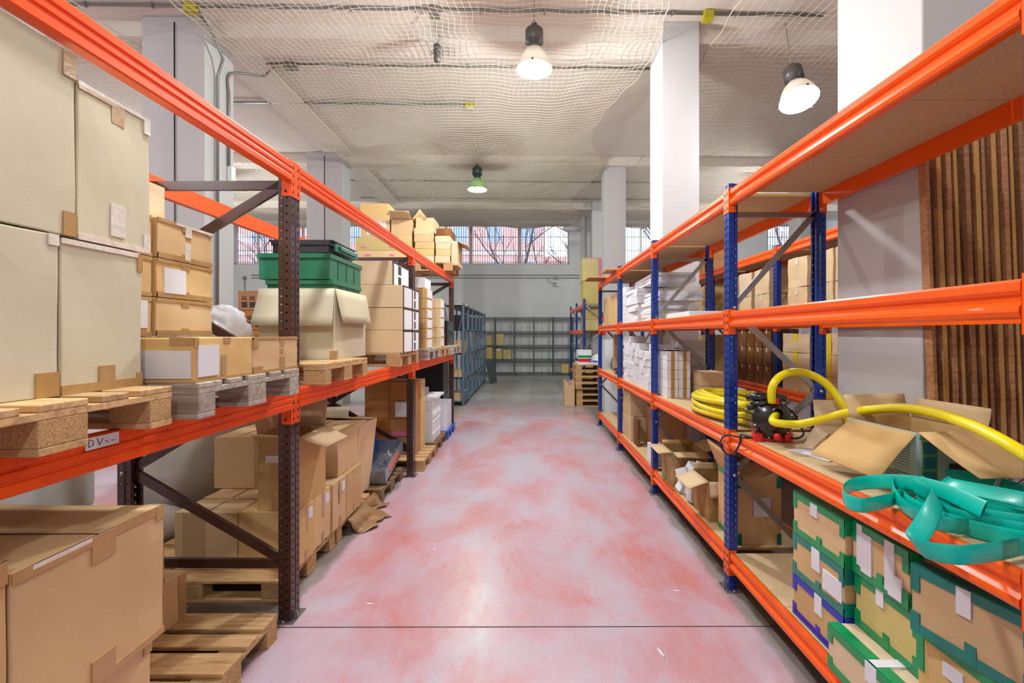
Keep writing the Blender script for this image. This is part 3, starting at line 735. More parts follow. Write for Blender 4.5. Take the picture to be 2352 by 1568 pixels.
for b in range(4):
    for li in range(4):
        board(3.053, 3.645, YB[b]+.08, YB[b+1]-.006, LB[li]-.002, 'long chipboard board in the %s shelf, %s bay of the rack behind' % (lvn[li], bayn[b]), group='chipboard shelf boards of the rack behind')
for b, (ya, yb) in enumerate(((12.98, 14.84), (14.93, 16.79))):
    for li, z in enumerate((.5, 1.87, 2.62)):
        board(1.633, 2.365, ya, yb, z-.002, '%s shelf board in the %s bay of the short far rack' % (['lowest', 'middle', 'top'][li], ['nearer', 'farther'][b]), group='boards of the short far rack')
# loose boards lying across the top of the right rack
board(1.08, 1.95, 7.95, 8.55, 2.757, 'loose brown board sticking out over the aisle on top of the far bay', mat='plank_brown')
board(1.22, 1.98, 6.98, 7.5, 2.757, 'loose board lying crosswise on the third bay top, poking slightly into the aisle')

# ---- grey angle-post metal shelving
def metal_shelf(n, width, depth, Hh, levels, mat, label, loc, rz, back=False, t=.055):
    root = empty('metal_shelving', loc, rz); tag(root, label, 'shelving')
    for i in range(n+1):
        for y in (0, depth):
            m = MB(); x = i*width; sy = 1 if y == 0 else -1
            m.box(x-t/2, x+t/2, y, y+sy*.003, 0, Hh); m.box(x-t/2, x-t/2+.003, y, y+sy*t, 0, Hh)
            po = m.build('upright_post', mat, root)
            k_ = MB()
            for j in range(int(Hh/.1)): k_.box(x-.004, x+.004, y-sy*.002, y-sy*.0003, .05+j*.1, .07+j*.1)
            k_.build('slot_row', 'steel_dark', po)
        if i not in (0, n): continue
        m = MB(); m.bar((i*width, .02, .1), (i*width, depth-.02, Hh-.1), .02, .004, (1, 0, 0)); m.bar((i*width, depth-.02, .1), (i*width, .02, Hh-.1), .02, .004, (1, 0, 0)); m.build('cross_brace', mat, root)
    for i in range(n):
        for z in levels:
            m = MB(); m.box(i*width+.022, (i+1)*width-.022, .004, depth-.004, z-.03, z-.028); m.box(i*width+.022, (i+1)*width-.022, .004, .007, z-.03, z+.004)
            m.box(i*width+.022, (i+1)*width-.022, depth-.007, depth-.004, z-.03, z+.004); m.box(i*width+.022, (i+1)*width-.022, .007, depth-.007, z-.002, z)
            m.build('shelf', mat, root)
    return root
LVM = [.10, .69, 1.28, 1.87, 2.46]
metal_shelf(6, .93, .5, 2.50, LVM, 'shelf_blue_grey', 'blue-grey angle-post metal shelving running away down the left side behind the brown rack', (-1.52, 11.1, 0), math.pi/2)
metal_shelf(6, .83, .40, 2.48, LVM, 'shelf_dark', 'dark grey-green metal shelving standing along the back wall', (-2.19, 19.3, 0), 0)
# ================================================================== cartons and pallets
rc = random.Random(11)
_cart = {}
def carton(x0, x1, y0, y1, z0, z1, label, mat='cardboard', name='carton', cat='box', group=None, rz=0, patches=(), seam='y', soft=1.0, detail=True):
    """closed carton. patches: (kind, face, u0, u1, v0, v1, material) with u, v as fractions of the face; bottom at z0"""
    W_, D_, H_ = x1-x0, y1-y0, z1-z0
    me = bpy.data.meshes.new(name); b = bmesh.new()
    bmesh.ops.create_cube(b, size=1)
    if detail: bmesh.ops.subdivide_edges(b, edges=b.edges, cuts=3, use_grid_fill=True)
    amp = .004*soft*min(1, min(W_, D_, H_)/.3); s1, s2, s3 = rc.random()*9, rc.random()*9, rc.random()*9
    for v in b.verts:
        x, y, z = v.co
        fx, fy, fz = 1-4*x*x, 1-4*y*y, 1-4*z*z
        v.co = Vector((x*W_, y*D_, (z+.5)*H_))
        if detail:
            v.co.x += (1 if x > 0 else -1)*amp*(fy*fz)*(abs(x) > .49)*math.cos(s1+y*3) + amp*.6*math.sin(s1+z*5+y*3)*(abs(x) > .49)*(fz > .01)
            v.co.y += (1 if y > 0 else -1)*amp*(fx*fz)*(abs(y) > .49)*math.cos(s2+x*3)
            if z > .49: v.co.z += -amp*fx*fy*.8 + amp*.7*math.sin(s3+x*4+y*5)*max(0, 1-fx*fy)
    bmesh.ops.recalc_face_normals(b, faces=b.faces); b.to_mesh(me); b.free()
    me.materials.append(M[mat]); o = bpy.data.objects.new(name, me); COL.objects.link(o)
    o.location = ((x0+x1)/2, (y0+y1)/2, z0); o.rotation_euler[2] = rz
    if detail:
        md = o.modifiers.new('edges', 'BEVEL'); md.width = .004; md.segments = 2; md.limit_method = 'ANGLE'; md.angle_limit = .8
        # the slit where the top flaps meet
        g = MB(); t = .0016
        if seam == 'y': g.box(-t, t, -D_/2+.004, D_/2-.004, H_-.003, H_+.0008)
        else: g.box(-W_/2+.004, W_/2-.004, -t, t, H_-.003, H_+.0008)
        g.build('flap_seam', 'ink_brown', o)
    tag(o, label, cat, group)
    add_patches(o, W_, D_, H_, patches)
    return o
def add_patches(o, W_, D_, H_, patches):
    G = {}; nsep = 0
    for pi_, (kind, face, u0, u1, v0, v1, mt) in enumerate(patches):
        sep = pi_ if kind in ('tape', 'tape_film', 'tape_dark', 'paper_label') else -1
        m = G.setdefault((kind, mt, sep), MB()); e = (.0040 if kind.startswith('tape') else .0060) + .00018*(pi_ % 12); t = .0007
        if kind.startswith('print'): e += .0004 if mt not in ('paper', 'carton_white') else -.003
        if face in '-x+x'.split('|') or face in ('-x', '+x'):
            s_ = -1 if face == '-x' else 1; X_ = s_*(W_/2+e)
            ya, yb = -D_/2+u0*D_, -D_/2+u1*D_
            m.box(min(X_, X_-s_*(e+.0+t)), max(X_, X_-s_*(e+t)), ya, yb, v0*H_, v1*H_)
        elif face in ('-y', '+y'):
            s_ = -1 if face == '-y' else 1; Y_ = s_*(D_/2+e)
            m.box(-W_/2+u0*W_, -W_/2+u1*W_, min(Y_, Y_-s_*(e+t)), max(Y_, Y_-s_*(e+t)), v0*H_, v1*H_)
        else:
            m.box(-W_/2+u0*W_, -W_/2+u1*W_, -D_/2+v0*D_, -D_/2+v1*D_, H_-.002, H_+e)
    for (kind, mt, sep), m in G.items(): m.build('tape_strip' if kind.startswith('tape') else kind, mt, o, recalc=False)
def edge_tape(face, mt, w, W_, H_, top=True, bottom=True, ends=True, stubs=True, asp=None):
    """tape strips all round a face, with short corner stubs; w in metres"""
    L = W_; fu, fv = w/L, w/H_
    P = []
    if top: P.append(('tape', face, 0, 1, 1-fv, 1.004, mt))
    if bottom: P.append(('tape', face, 0, 1, 0, fv, mt))
    if ends:
        s_ = .38
        P += [('tape', face, 0, fu*.9, 1-s_, 1, mt), ('tape', face, 1-fu*.9, 1, 1-s_, 1, mt), ('tape', face, 0, fu*.9, 0, s_*.8, mt), ('tape', face, 1-fu*.9, 1, 0, s_*.8, mt)]
    if stubs: P += [('tape', face, .42, .42+fu, 0, .28, mt)]
    return P
def seam_tape(mt='tape_brown', face='+x', w=.05, L=.4, H=.4, drop=.16):
    f = w/L
    return [('tape', face, .5-f/2, .5+f/2, 1-drop, 1.003, mt), ('tape', face, .5-f/2, .5+f/2, 0, drop*.8, mt)]
def brown_tape(face, L, H, mt='tape_brown'):
    f, g = .05/L, .045/H
    return [('tape', face, .48-f/2, .48+f/2, 1-.2, 1.0, mt), ('tape', face, .48-f/2, .48+f/2, 0, .2, mt), ('tape', face, 0, 1, 0, g*.6, mt), ('tape', face, 0, 1, 1-g*.4, 1.0, mt), ('tape', face, 0, f*.7, 0, .12, mt), ('tape', face, 1-f*.7, 1, .88, 1, mt)]
def open_carton(x0, x1, y0, y1, z0, z1, label, flaps, mat='cardboard', rz=0, patches=(), flare=0.0, name='open_carton', group=None, tilt=(0, 0), fmat=None):
    """walls and a bottom; flaps: {side: (length, degrees from upright outwards)}"""
    W_, D_, H_ = x1-x0, y1-y0, z1-z0; t = .005
    m = MB(); fl = flare
    a, b = W_/2, D_/2; A, B = a+fl, b+fl
    m.add([(-a, -b, 0), (a, -b, 0), (a, b, 0), (-a, b, 0), (-A, -B, H_), (A, -B, H_), (A, B, H_), (-A, B, H_)],
          [(3, 2, 1, 0), (0, 1, 5, 4), (1, 2, 6, 5), (2, 3, 7, 6), (3, 0, 4, 7)])
    o = m.build(name, mat, loc=((x0+x1)/2, (y0+y1)/2, z0), solid=t, recalc=False); o.rotation_euler = (tilt[0], tilt[1], rz); tag(o, label, 'box', group)
    for sd, spec in flaps.items():
        L, deg = spec[0], math.radians(spec[1]); tap = spec[2] if len(spec) > 2 else .0
        c, s_ = math.cos(deg), math.sin(deg)
        out = {'-x': Vector((-1, 0, 0)), '+x': Vector((1, 0, 0)), '-y': Vector((0, -1, 0)), '+y': Vector((0, 1, 0))}[sd]
        al = Vector((0, 1, 0)) if 'x' in sd else Vector((1, 0, 0)); half = (B if 'x' in sd else A)-.004
        base = out*(A if 'x' in sd else B) + Vector((0, 0, H_)); d = out*s_ + Vector((0, 0, c)); n = d.cross(al).normalized()
        f = MB(); rows = []
        for i in range(5):
            v_ = i/4; rows.append([base + al*half*(u*(1-tap*v_)) + d*L*v_ + n*(.006*math.sin(v_*3+u*2)*v_) for u in (-1, -.5, 0, .5, 1)])
        f.grid(rows); f.build('flap', fmat or mat, o, solid=.005, recalc=False)
    add_patches(o, W_, D_, H_, patches)
    return o
# ---- euro pallet: 1.2 along x, 0.8 along y, 0.144 high
def make_pallet(kind):
    wm = {'fresh': 'wood', 'grey': 'wood_grey', 'dark': 'wood_dark'}[kind]
    root = empty('euro_pallet')
    for (yc, w_) in ((-.3275, .145), (-.165, .10), (0, .145), (.165, .10), (.3275, .145)):
        m = MB(); m.box(-.6, .6, yc-w_/2, yc+w_/2, .122, .144); m.build('deck_board', wm, root, bevel=.003, seg=1)
    for xc in (-.527, 0, .527):
        m = MB(); m.box(xc-.0725, xc+.0725, -.4, .4, .1, .1218); m.build('cross_board', wm, root, bevel=.002, seg=1)
        for yc, w_ in ((-.3275, .145), (0, .145), (.3275, .145)):
            wb = .10 if abs(yc) > .1 else .145
            ys_ = yc + (-.02 if yc < -.1 else .02 if yc > .1 else 0)
            m = MB(); m.box(xc-.0725, xc+.0725, ys_-wb/2, ys_+wb/2, .0222, .0998); m.build('block', 'chipboard_block' if kind == 'fresh' else wm, root, bevel=.003, seg=1)
    for yc, w_ in ((-.35, .10), (0, .145), (.35, .10)):
        m = MB(); m.box(-.6, .6, yc-w_/2, yc+w_/2, 0, .022); m.build('base_board', wm, root, bevel=.002, seg=1)
    return root
_pal = {}
def pallet(xe, y0, z, side, kind, label, group=None, rz=0, quarter=False, lift=0):
    """xe: x of the end facing the aisle; body runs away from it; y0: near edge"""
    if kind not in _pal: o = _pal[kind] = make_pallet(kind)
    else: o = copy_tree(_pal[kind])
    if quarter: o.location = (xe+side*.4, y0+.6, z); o.rotation_euler[2] = math.pi/2+rz
    else: o.location = (xe+side*.6, y0+.4, z); o.rotation_euler[2] = rz + (math.pi if kind == 'grey' else 0)
    tag(o, label, 'pallet', group); return o
ZB = 1.411; PT = ZB+.1445      # beam top and the pallet deck above it
# ================================================================== left rack: middle level
pallet(-1.34, .92, ZB, -1, 'fresh', 'light wooden pallet with chipboard blocks under the four biggest cartons, nearest on the brown rack')
pallet(-1.30, 1.80, ZB, -1, 'grey', 'weathered grey pallet under the low cartons beside the first brown post')
pallet(-1.33, 3.0, ZB, -1, 'fresh', 'wooden pallet under the big open box holding green crates')
pallet(-1.31, 4.70, ZB, -1, 'fresh', 'wooden pallet under the four large cartons with dark-marked sides')
pallet(-1.27, 5.86, ZB, -1, 'grey', 'grey pallet under the nearer column of narrow cartons behind the second brown post')
pallet(-1.27, 6.70, ZB, -1, 'fresh', 'wooden pallet under the farther column of narrow cartons in the last bay')
pallet(-1.22, 7.54, ZB, -1, 'grey', 'grey pallet carrying the black wrapped crate at the last brown post')
# big pale cartons of the near stack (aisle faces in a line)
XA = -1.475
def bt(L, H): return brown_tape('+x', L, H)
carton(XA-.62, XA, .98, 1.432, PT, 2.062, 'huge pale carton at the left picture edge, lower of the two nearest on the rack', 'cardboard_pale', patches=[('tape', '+x', .85, 1, 0, .15, 'tape_brown'), ('tape', '+x', .93, 1, .93, 1, 'tape_clear')])
carton(XA-.60, XA, 1.44, 1.742, PT, 2.056, 'huge pale carton, lower row, beside the low cartons with white sheets', 'cardboard_pale',
       patches=[('tape', '+x', .42, .62, 0, .17, 'tape_brown'), ('tape', '+x', 0, 1, 0, .06, 'tape_brown'), ('tape', '+x', .92, 1, 0, .10, 'tape_brown'), ('tape_film', '+x', 0, .95, .965, 1, 'tape_clear'), ('tape', '+x', .93, 1, .86, .99, 'tape_brown')])
carton(XA-.62, XA, .90, 1.486, 2.066, 2.66, 'huge pale carton at the left picture edge, upper row and tallest of all', 'cardboard_pale', patches=[('tape', '+x', .93, 1, .86, 1, 'tape_brown'), ('tape', '+x', .93, 1, 0, .13, 'tape_brown')])
o = carton(XA-.60, XA, 1.494, 1.778, 2.062, 2.585, 'huge pale carton, upper row, with clear tape patches on its face', 'cardboard_pale',
       patches=[('tape', '+x', .42, .60, .84, 1, 'tape_brown'), ('tape_film', '+x', .41, .61, .07, .29, 'tape_clear'), ('tape_film', '+x', 0, 1, .0, .035, 'tape_clear'), ('tape_film', '+x', .9, 1, .0, .14, 'tape_clear'), ('tape_film', '+x', 0, 1, .975, 1, 'tape_clear'), ('tape_film', '+x', .9, 1, .88, 1, 'tape_clear'), ('tape', '+x', 0, .5, .95, .975, 'tape_brown')])
m = MB(); m.grid([[Vector((.25-.05*j, -.14+.28*i/6, .524+.035*math.sin(i*.9)*(j/3)+.02*j/3)) for j in range(4)] for i in range(7)]); m.build('loose_flap', 'cardboard', o, solid=.004, recalc=False)
# low cartons on the grey pallet
carton(-1.78, -1.318, 1.80, 2.182, PT, 1.735, 'low wide carton with two blank white sheets, in front of the taped stack',
       patches=[('paper_label', '+x', .05, .37, .12, .82, 'paper'), ('paper_label', '-y', .10, .98, .1, .72, 'paper'), ('tape', '+x', .42, .50, .1, .58, 'tape_brown'), ('tape', '+x', .46, .57, .86, 1, 'tape_brown'), ('tape', '+x', 0, 1, 0, .07, 'tape_brown'), ('tape', '+x', 0, .06, .78, 1, 'tape_brown'), ('tape', '-y', .8, 1, .84, 1, 'tape_brown')])
carton(-1.76, -1.318, 2.188, 2.612, PT, 1.735, 'low carton with torn vertical tape, in front of the first brown post', rz=0,
       patches=[('tape', '+x', .55, .66, .72, 1, 'tape_brown'), ('tape', '+x', .55, .64, .50, .66, 'tape_brown'), ('tape', '+x', .56, .67, 0, .42, 'tape_brown'), ('tape', '+x', 0, 1, 0, .08, 'tape_brown'), ('tape', '+x', 0, .18, .0, .2, 'tape_brown'), ('tape', '+x', .0, .1, .7, 1, 'tape_brown'), ('tape', '+x', 0, 1, .93, 1, 'tape_brown')])
xs_ = -1.80
for i, (za, zb) in enumerate(((PT, 1.738), (1.742, 1.928), (1.932, 2.122), (2.126, 2.322))):
    L = .395
    pt = brown_tape('+x', L, zb-za)
    if i == 2: pt += [('paper_label', '+x', .1, .47, .12, .78, 'paper')]
    if i == 3: pt += [('tape_film', '+x', .47, .58, .68, 1, 'tape_clear'), ('tape_film', '+x', .46, .56, .06, .5, 'tape_clear'), ('tape_film', '+x', .3, 1, .93, 1, 'tape_clear')]
    nm_ = ['hidden at the base', 'lowest in view, long tape tab', 'middle, with a blank white sheet', 'topmost, with shiny clear tape'][i]
    carton(xs_-.40, xs_, 2.205+.004*i, 2.60, za, zb, 'taped carton in the stack behind the low cartons, %s' % nm_, patches=pt)
    pt = [('tape', '+x', .8, 1, 0, .1, 'tape_brown'), ('tape', '+x', .7, 1, .9, 1, 'tape_brown')]
    if i == 1: pt += [('paper_label', '+x', .60, .93, .2, .9, 'paper')]
    carton(xs_-.42, xs_-.012, 1.80, 2.196, za, zb, 'taped carton between the huge cartons and the taped stack, %s' % ['lowest and hidden', 'second, with a white sheet', 'third from below', 'topmost'][i], patches=pt)
carton(-2.4, -1.94, 2.02, 2.44, 2.326, 2.535, 'plain pale carton on top of the taped stack under the top beam', 'cardboard_light')
m = MB()
rr = random.Random(4); R_ = []
for i in range(13):
    ph = math.pi*i/12; R_.append([Vector(((.15*math.sin(ph)*math.cos(t)*(1+.22*math.sin(5*t+i))), .2*math.sin(ph)*math.sin(t)*(1+.18*math.cos(4*t+i*1.7)), .19-.19*math.cos(ph)+.015*math.sin(6*t+i))) for t in [2*math.pi*k_/22 for k_ in range(23)]])
m.grid(R_); tag(m.build('plastic_bag', 'bag_white', loc=(-2.14, 3.2, 1.565), recalc=False), 'crumpled white plastic bag stuffed behind the taped cartons', 'bag')
# ---- big open box with green crates
def torn(mb): pass
XO = -1.475
ob = open_carton(-2.06, XO, 3.50, 4.16, PT, 2.10, 'big worn open box with flaps hanging down, holding green crates', {'-y': (.30, 163, -.06), '+x': (.27, 168)}, 'cardboard_worn' if False else 'cardboard_pale',
                 patches=[('tape', '+x', 0, .07, 0, .12, 'tape_brown'), ('tape', '-y', .93, 1, 0, .12, 'tape_brown')])
m = MB(); m.box(-.26, .26, -.29, .29, .006, .40); m.build('packing', 'cardboard_dark', ob)
def crate(x0, x1, y0, y1, z0, z1, mat, label, lid=False, ribs=True):
    W_, D_, H_ = x1-x0, y1-y0, z1-z0; m = MB(); t = .006
    a, b = W_/2, D_/2; ta = .97
    for (p, q) in (((-a, -b), (a, -b)), ((a, -b), (a, b)), ((a, b), (-a, b)), ((-a, b), (-a, -b))):
        m.bar((p[0]*ta, p[1]*ta, H_/2), (q[0]*ta, q[1]*ta, H_/2), t, H_)
    m.box(-a*ta, a*ta, -b*ta, b*ta, 0, t)
    o = m.build('plastic_crate', mat, loc=((x0+x1)/2, (y0+y1)/2, z0), bevel=.002); tag(o, label, 'crate')
    r_ = MB(); r_.box(-a, a, -b, b, H_-.03, H_-.022)
    for (p, q) in (((-a, -b), (a, -b)), ((a, -b), (a, b)), ((a, b), (-a, b)), ((-a, b), (-a, -b))): r_.bar((p[0], p[1], H_-.018), (q[0], q[1], H_-.018), .012, .036)
    r_.build('rim', mat, o, bevel=.002)
    if ribs:
        r_ = MB()
        for i in range(1, 4):
            y = -b+2*b*i/4
            for sx_ in (1, -1): r_.box(min(sx_*a*ta, sx_*(a-.001)), max(sx_*a*ta, sx_*(a-.001)), y-.003, y+.003, .01, H_-.036)
        r_.build('rib', mat, o)
    return o
crate(-2.03, XO-.03, 3.54, 4.13, 2.085, 2.172, 'plastic_green', 'lower green plastic crate, sunk in the open box', False)
crate(-2.085, XO-.05, 3.52, 4.20, 2.176, 2.375, 'plastic_green', 'large green plastic crate on top of the open box')
f = MB(); rr = random.Random(5)
rows = [[Vector((-1.78+.24*math.cos(t)*r_, 3.86+.31*math.sin(t)*r_, 2.377+.016*rr.random())) for t in [k_*.35 for k_ in range(18)]] for r_ in (.15, .4, .7, .95)]
f.grid(rows); tag(f.build('plastic_film', 'film_clear', recalc=False), 'crumpled clear plastic film lying over the large green crate', 'film')
lidc = crate(-2.02, XO-.09, 3.60, 4.10, 2.395, 2.49, 'plastic_dark', 'dark lidded plastic box with a green handle side, topmost on the open box', ribs=False)
m = MB(); m.box(.262, .276, -.235, .235, .012, .075); m.box(.276, .292, -.17, .17, .03, .062); m.build('handle_panel', 'plastic_green', lidc, bevel=.003)
m = MB(); m.box(-.255, .255, -.24, .24, .088, .104); m.box(-.22, .22, -.2, .2, .104, .112); m.build('lid', 'plastic_dark', lidc, bevel=.003)
# ---- cartons with dark-marked sides
def marked(x0, x1, y0, y1, z0, z1, label, n=2):
    P = []
    for i in range(n):
        a = i/n; w_ = 1/n
        P += [('tape_dark', '+x', a, a+.07, 0, 1, 'ink_brown'), ('tape_dark', '+x', a+w_*.30, a+w_*.48, .52, .9, 'ink'), ('tape_dark', '+x', a+w_*.30, a+w_*.48, .08, .42, 'ink'), ('tape_dark', '+x', a, a+w_, .92, 1, 'ink')]
    P += [('tape_dark', '+x', .95, 1, 0, 1, 'ink'), ('print', '+x', .05, .95, .04, .93, 'carton_white')]
    o = carton(x0, x1, y0, y1, z0, z1, label, 'cardboard_light', patches=P); return o
for i in range(3):
    marked(-1.86, -1.285+(.0 if i else .0), 4.72, 5.42, PT+.236*i, PT+.236*i+.232, 'pale carton with black taped white side, %s in the stack before the second brown post' % ['lowest', 'second', 'third'][i])
marked(-1.98, -1.40, 4.74, 5.40, PT+.71, PT+.71+.25, 'pale carton with black taped white side, topmost before the second brown post', 1)
# ---- narrow carton columns in the last bay
for i in range(6):
    carton(-1.47, -1.30, 5.92, 6.28, PT+.132*i, PT+.132*i+.129, 'narrow carton, %s from below in the column beside the second brown post' % ORD[i],
           patches=[('paper_label', '+x', .05, .8, .1, .9, 'paper'), ('tape', '-y', .35, .65, 0, 1, 'tape_brown')], soft=2)
o = carton(-1.60, -1.33, 5.95, 6.3, PT+.80, PT+.93, 'small white carton on the narrow column behind the second brown post', 'carton_white')
open_carton(-1.92, -1.62, 6.0, 6.5, PT+.58, PT+.86, 'open carton with a flap pointing at the aisle, behind the second brown post', {'+x': (.28, 110), '-y': (.1, 80)}, 'cardboard_light')
carton(-1.95, -1.50, 5.93, 6.5, PT, PT+.575, 'tall plain carton standing behind the narrow carton column', 'cardboard_light')
for i in range(5):
    carton(-1.50, -1.28, 6.76, 7.06, PT+.145*i, PT+.145*i+.142, 'pale narrow carton, %s from below in the farther column of the last bay' % ORD[i], 'cardboard_light',
           patches=[('paper_label', '+x', .1, .7, .1, .85, 'paper')], soft=2)
cr = carton(-1.82, -1.33, 7.62, 8.2, PT, PT+.42, 'black film-wrapped crate standing beside the last brown post', 'plastic_black', 'wrapped_crate', 'crate', seam='x')
# ---- top pallet and what stands on it
ZT = 2.801
pallet(-1.24, 7.55, ZT, -1, 'fresh', 'wooden pallet high on the top beams at the last brown post, jutting into the aisle')
zt = ZT+.1445
def small_col(xa, xb, ya, yb, n, h, mats, where):
    z = zt
    for i in range(n):
        j = rc.uniform(-.012, .012); hh = h*rc.uniform(.93, 1.05)
        carton(xa+j, xb+j, ya, yb, z, z+hh-.002, 'flat carton, %s from below in the %s column on the top pallet' % (ORD[i], where), mats[i % len(mats)],
               patches=[('paper_label', '+x', .3, .7, .3, .8, 'paper')], soft=1.5); z += hh
    return z
small_col(-1.88, -1.56, 7.62, 8.2, 5, .118, ['cardboard_light', 'cardboard_yellow', 'cardboard', 'cardboard'], 'left')
z_ = small_col(-1.53, -1.28, 7.62, 8.2, 4, .115, ['cardboard_light', 'cardboard', 'cardboard_light'], 'right')
carton(-1.52, -1.28, 7.64, 8.18, z_, z_+.13, 'dirty brown carton topping the right column on the top pallet', 'cardboard_dark')
open_carton(-1.265, -1.16, 7.62, 8.2, zt-.04, zt+.36, 'slim open carton at the aisle end of the top pallet', {'+x': (.17, 115)}, 'cardboard_light')
carton(-1.88, -1.58, 7.7, 8.2, 3.535, 3.72, 'pale carton closing the left column on the top pallet', 'cardboard_light', patches=[('tape', '-y', .4, .6, .8, 1, 'tape_brown')])
carton(-2.84, -1.92, 7.60, 8.3, zt, zt+.20, 'wide flat carton, lower of two under the tall carton on the top level', 'cardboard_light', patches=[('print', '-y', .15, .25, .55, .7, 'tape_pink'), ('print', '-y', .6, .68, .55, .7, 'tape_pink')])
carton(-2.86, -1.93, 7.60, 8.3, zt+.202, zt+.42, 'wide flat carton, upper of two under the tall carton on the top level', 'cardboard_yellow', patches=[('print', '-y', .1, .2, .2, .32, 'tape_pink'), ('print', '-y', .6, .68, .2, .32, 'tape_pink')])
carton(-2.78, -2.30, 7.62, 8.2, zt+.422, zt+.80, 'tall carton with a white sheet, on the two wide flat cartons high up', 'cardboard', patches=[('paper_label', '-y', .2, .88, .12, .68, 'paper')])
carton(-2.80, -2.33, 7.64, 8.2, zt+.802, zt+1.0, 'carton on the very top of the stack on the top level', 'cardboard')
open_carton(-2.27, -1.93, 7.62, 8.1, zt+.422, zt+.72, 'ragged open carton with torn white-edged flaps on the top level', {'-y': (.2, 60), '+x': (.22, 40), '-x': (.15, 20)}, 'cardboard', fmat='cardboard_light')

# ================================================================== left: floor level
def LP(xe, y0, kind, label, **k): return pallet(xe, y0, .001, -1, kind, label, **k)
LP(-1.42, .86, 'fresh', 'wooden pallet under the huge floor-level carton at the picture corner')
LP(-1.436, 1.82, 'fresh', 'empty-fronted wooden pallet on the floor before the first brown post')
LP(-1.585, 2.96, 'fresh', 'wooden pallet under the nearer two of the matching cartons on the floor')
LP(-1.585, 3.80, 'fresh', 'wooden pallet under the farther matching cartons and the flared tall box')
zf = .146
carton(-2.1, -1.43, .95, 1.73, zf, .602, 'carton under the huge floor-level carton', 'cardboard', patches=bt(.78, .45))
carton(-2.06, -1.40, 1.235, 1.752, .606, 1.095, 'huge brown carton with taped edge, on the floor at the lower left corner', 'cardboard', seam='x',
       patches=[('tape', '+x', 0, 1, .94, 1.004, 'tape_brown'), ('tape_film', '+x', .1, .6, .975, 1.004, 'tape_clear'), ('tape', '+x', .44, .60, .82, 1, 'tape_brown'), ('tape', '+x', .44, .60, 0, .18, 'tape_brown'), ('tape', '+x', 0, 1, 0, .05, 'tape_brown'), ('tape', '+x', .93, 1, .9, 1, 'tape_brown')])
carton(-2.0, -1.405, .80, 1.228, .606, 1.14, 'brown carton cut off by the lower left picture corner', 'cardboard', patches=bt(.43, .53))
P_ = carton(-2.42, -1.95, 2.06, 2.60, zf, .402, 'low brown carton on the empty-fronted pallet, faint marks on its side', 'cardboard', patches=[('tape', '+x', .42, .52, .0, .9, 'tape_brown'), ('tape', '+x', .9, 1, .05, .95, 'tape_brown'), ('print', '+x', .3, .4, .4, .43, 'ink_brown'), ('print', '+x', .55, .62, .42, .45, 'ink_brown')])
carton(-2.45, -1.96, 2.06, 2.46, .404, .70, 'brown carton peeping out behind the huge floor-level carton', 'cardboard', patches=bt(.4, .3))
# matching brown cartons: two columns deep, four along the aisle
seg = [(3.10, 3.35), (3.375, 3.655), (3.67, 3.94), (3.95, 4.30)]
for i, (ya, yb) in enumerate(seg):
    P = [('tape', '+x', .45, .60, .5, .98, 'tape_brown'), ('tape', '+x', .45, .6, 0, .2, 'tape_brown')]
    if i < 3: P.append(('paper_label', '+x', .62, .86, .72, .9, 'paper'))
    carton(-1.965, -1.565-.012*(i == 1), ya, yb, zf, .535, 'matching brown carton along the aisle on the floor pallet, %s from the first brown post' % ORD[i], 'cardboard', patches=P)
    carton(-2.40, -1.972, ya, yb, zf, .535, 'matching brown carton, back row of the floor pallet, %s from the first brown post' % ORD[i], 'cardboard')
open_carton(-1.85, -1.575, 3.13, 3.56, .537, 1.035, 'tall open brown carton with flaps up beside the first brown post', {'+x': (.20, 112, .12), '-y': (.10, 70), '+y': (.20, 14), '-x': (.16, 10)}, 'cardboard', patches=[('paper_label', '-y', .2, .52, .66, .76, 'paper'), ('tape', '-y', .35, .5, 0, .2, 'tape_brown')], fmat='cardboard_light')
carton(-1.99, -1.60, 3.85, 4.31, .537, .90, 'square carton on the matching cartons, before the flared tall box', 'cardboard', patches=[('paper_label', '-y', .3, .9, .78, .92, 'paper')])
carton(-2.46, -2.11, 3.58, 4.1, .537, .94, 'plain carton on the back row of matching cartons', 'cardboard', patches=[('tape', '-y', .9, 1, 0, 1, 'tape_brown')])
open_carton(-2.1, -1.66, 4.40, 4.80, .146, .86, 'tall flared box with a sagging torn top, on the floor pallet', {'-y': (.24, -84), '+y': (.24, -82), '+x': (.2, -86), '-x': (.2, -86)}, 'cardboard_light', flare=.06, patches=[('tape', '-y', .8, .92, .78, .9, 'ink')])
# folded carton and crumpled cardboard behind the brown post
open_carton(-2.2, -1.9, 4.35, 4.9, .905, 1.10, 'crumpled flattened carton lying on top of the floor stack', {'-y': (.25, 60), '+x': (.22, 75)}, 'cardboard_pale', rz=.3) if False else None
m = MB(); m.grid([[Vector((-2.3+.11*i, 3.2+.1*j, .0+.05*math.sin(i*.8+j*.5)+.04*math.sin(j*1.3))) for j in range(6)] for i in range(6)])
# torn wrap hanging from the second floor pallet
m = MB(); rr = random.Random(8); rows = []
for i in range(15):
    y = 3.98+.05*i; w_ = .03*math.sin(i*1.1)+.018*math.sin(i*2.7+1); b_ = .05*max(0, math.sin(i*.32))
    rows.append([Vector(p) for p in ((-1.575, y, .1265), (-1.562+b_*.3, y, .120), (-1.545+w_*.4+b_, y+.01, .095), (-1.53+w_*.7+b_, y-.01, .06), (-1.53+w_+b_*1.3, y+.015, .028), (-1.49+w_+b_*1.8, y, .008+.012*abs(math.sin(i*1.9))), (-1.45+w_*1.5+b_*2.4, y+.02, .006+.03*abs(math.sin(i*.9))))])
m.grid(rows); tag(m.build('torn_wrapping', 'wrap_torn', recalc=False, solid=.003), 'torn dirty brown wrapping hanging off the floor pallet under the flared box', 'wrapping')
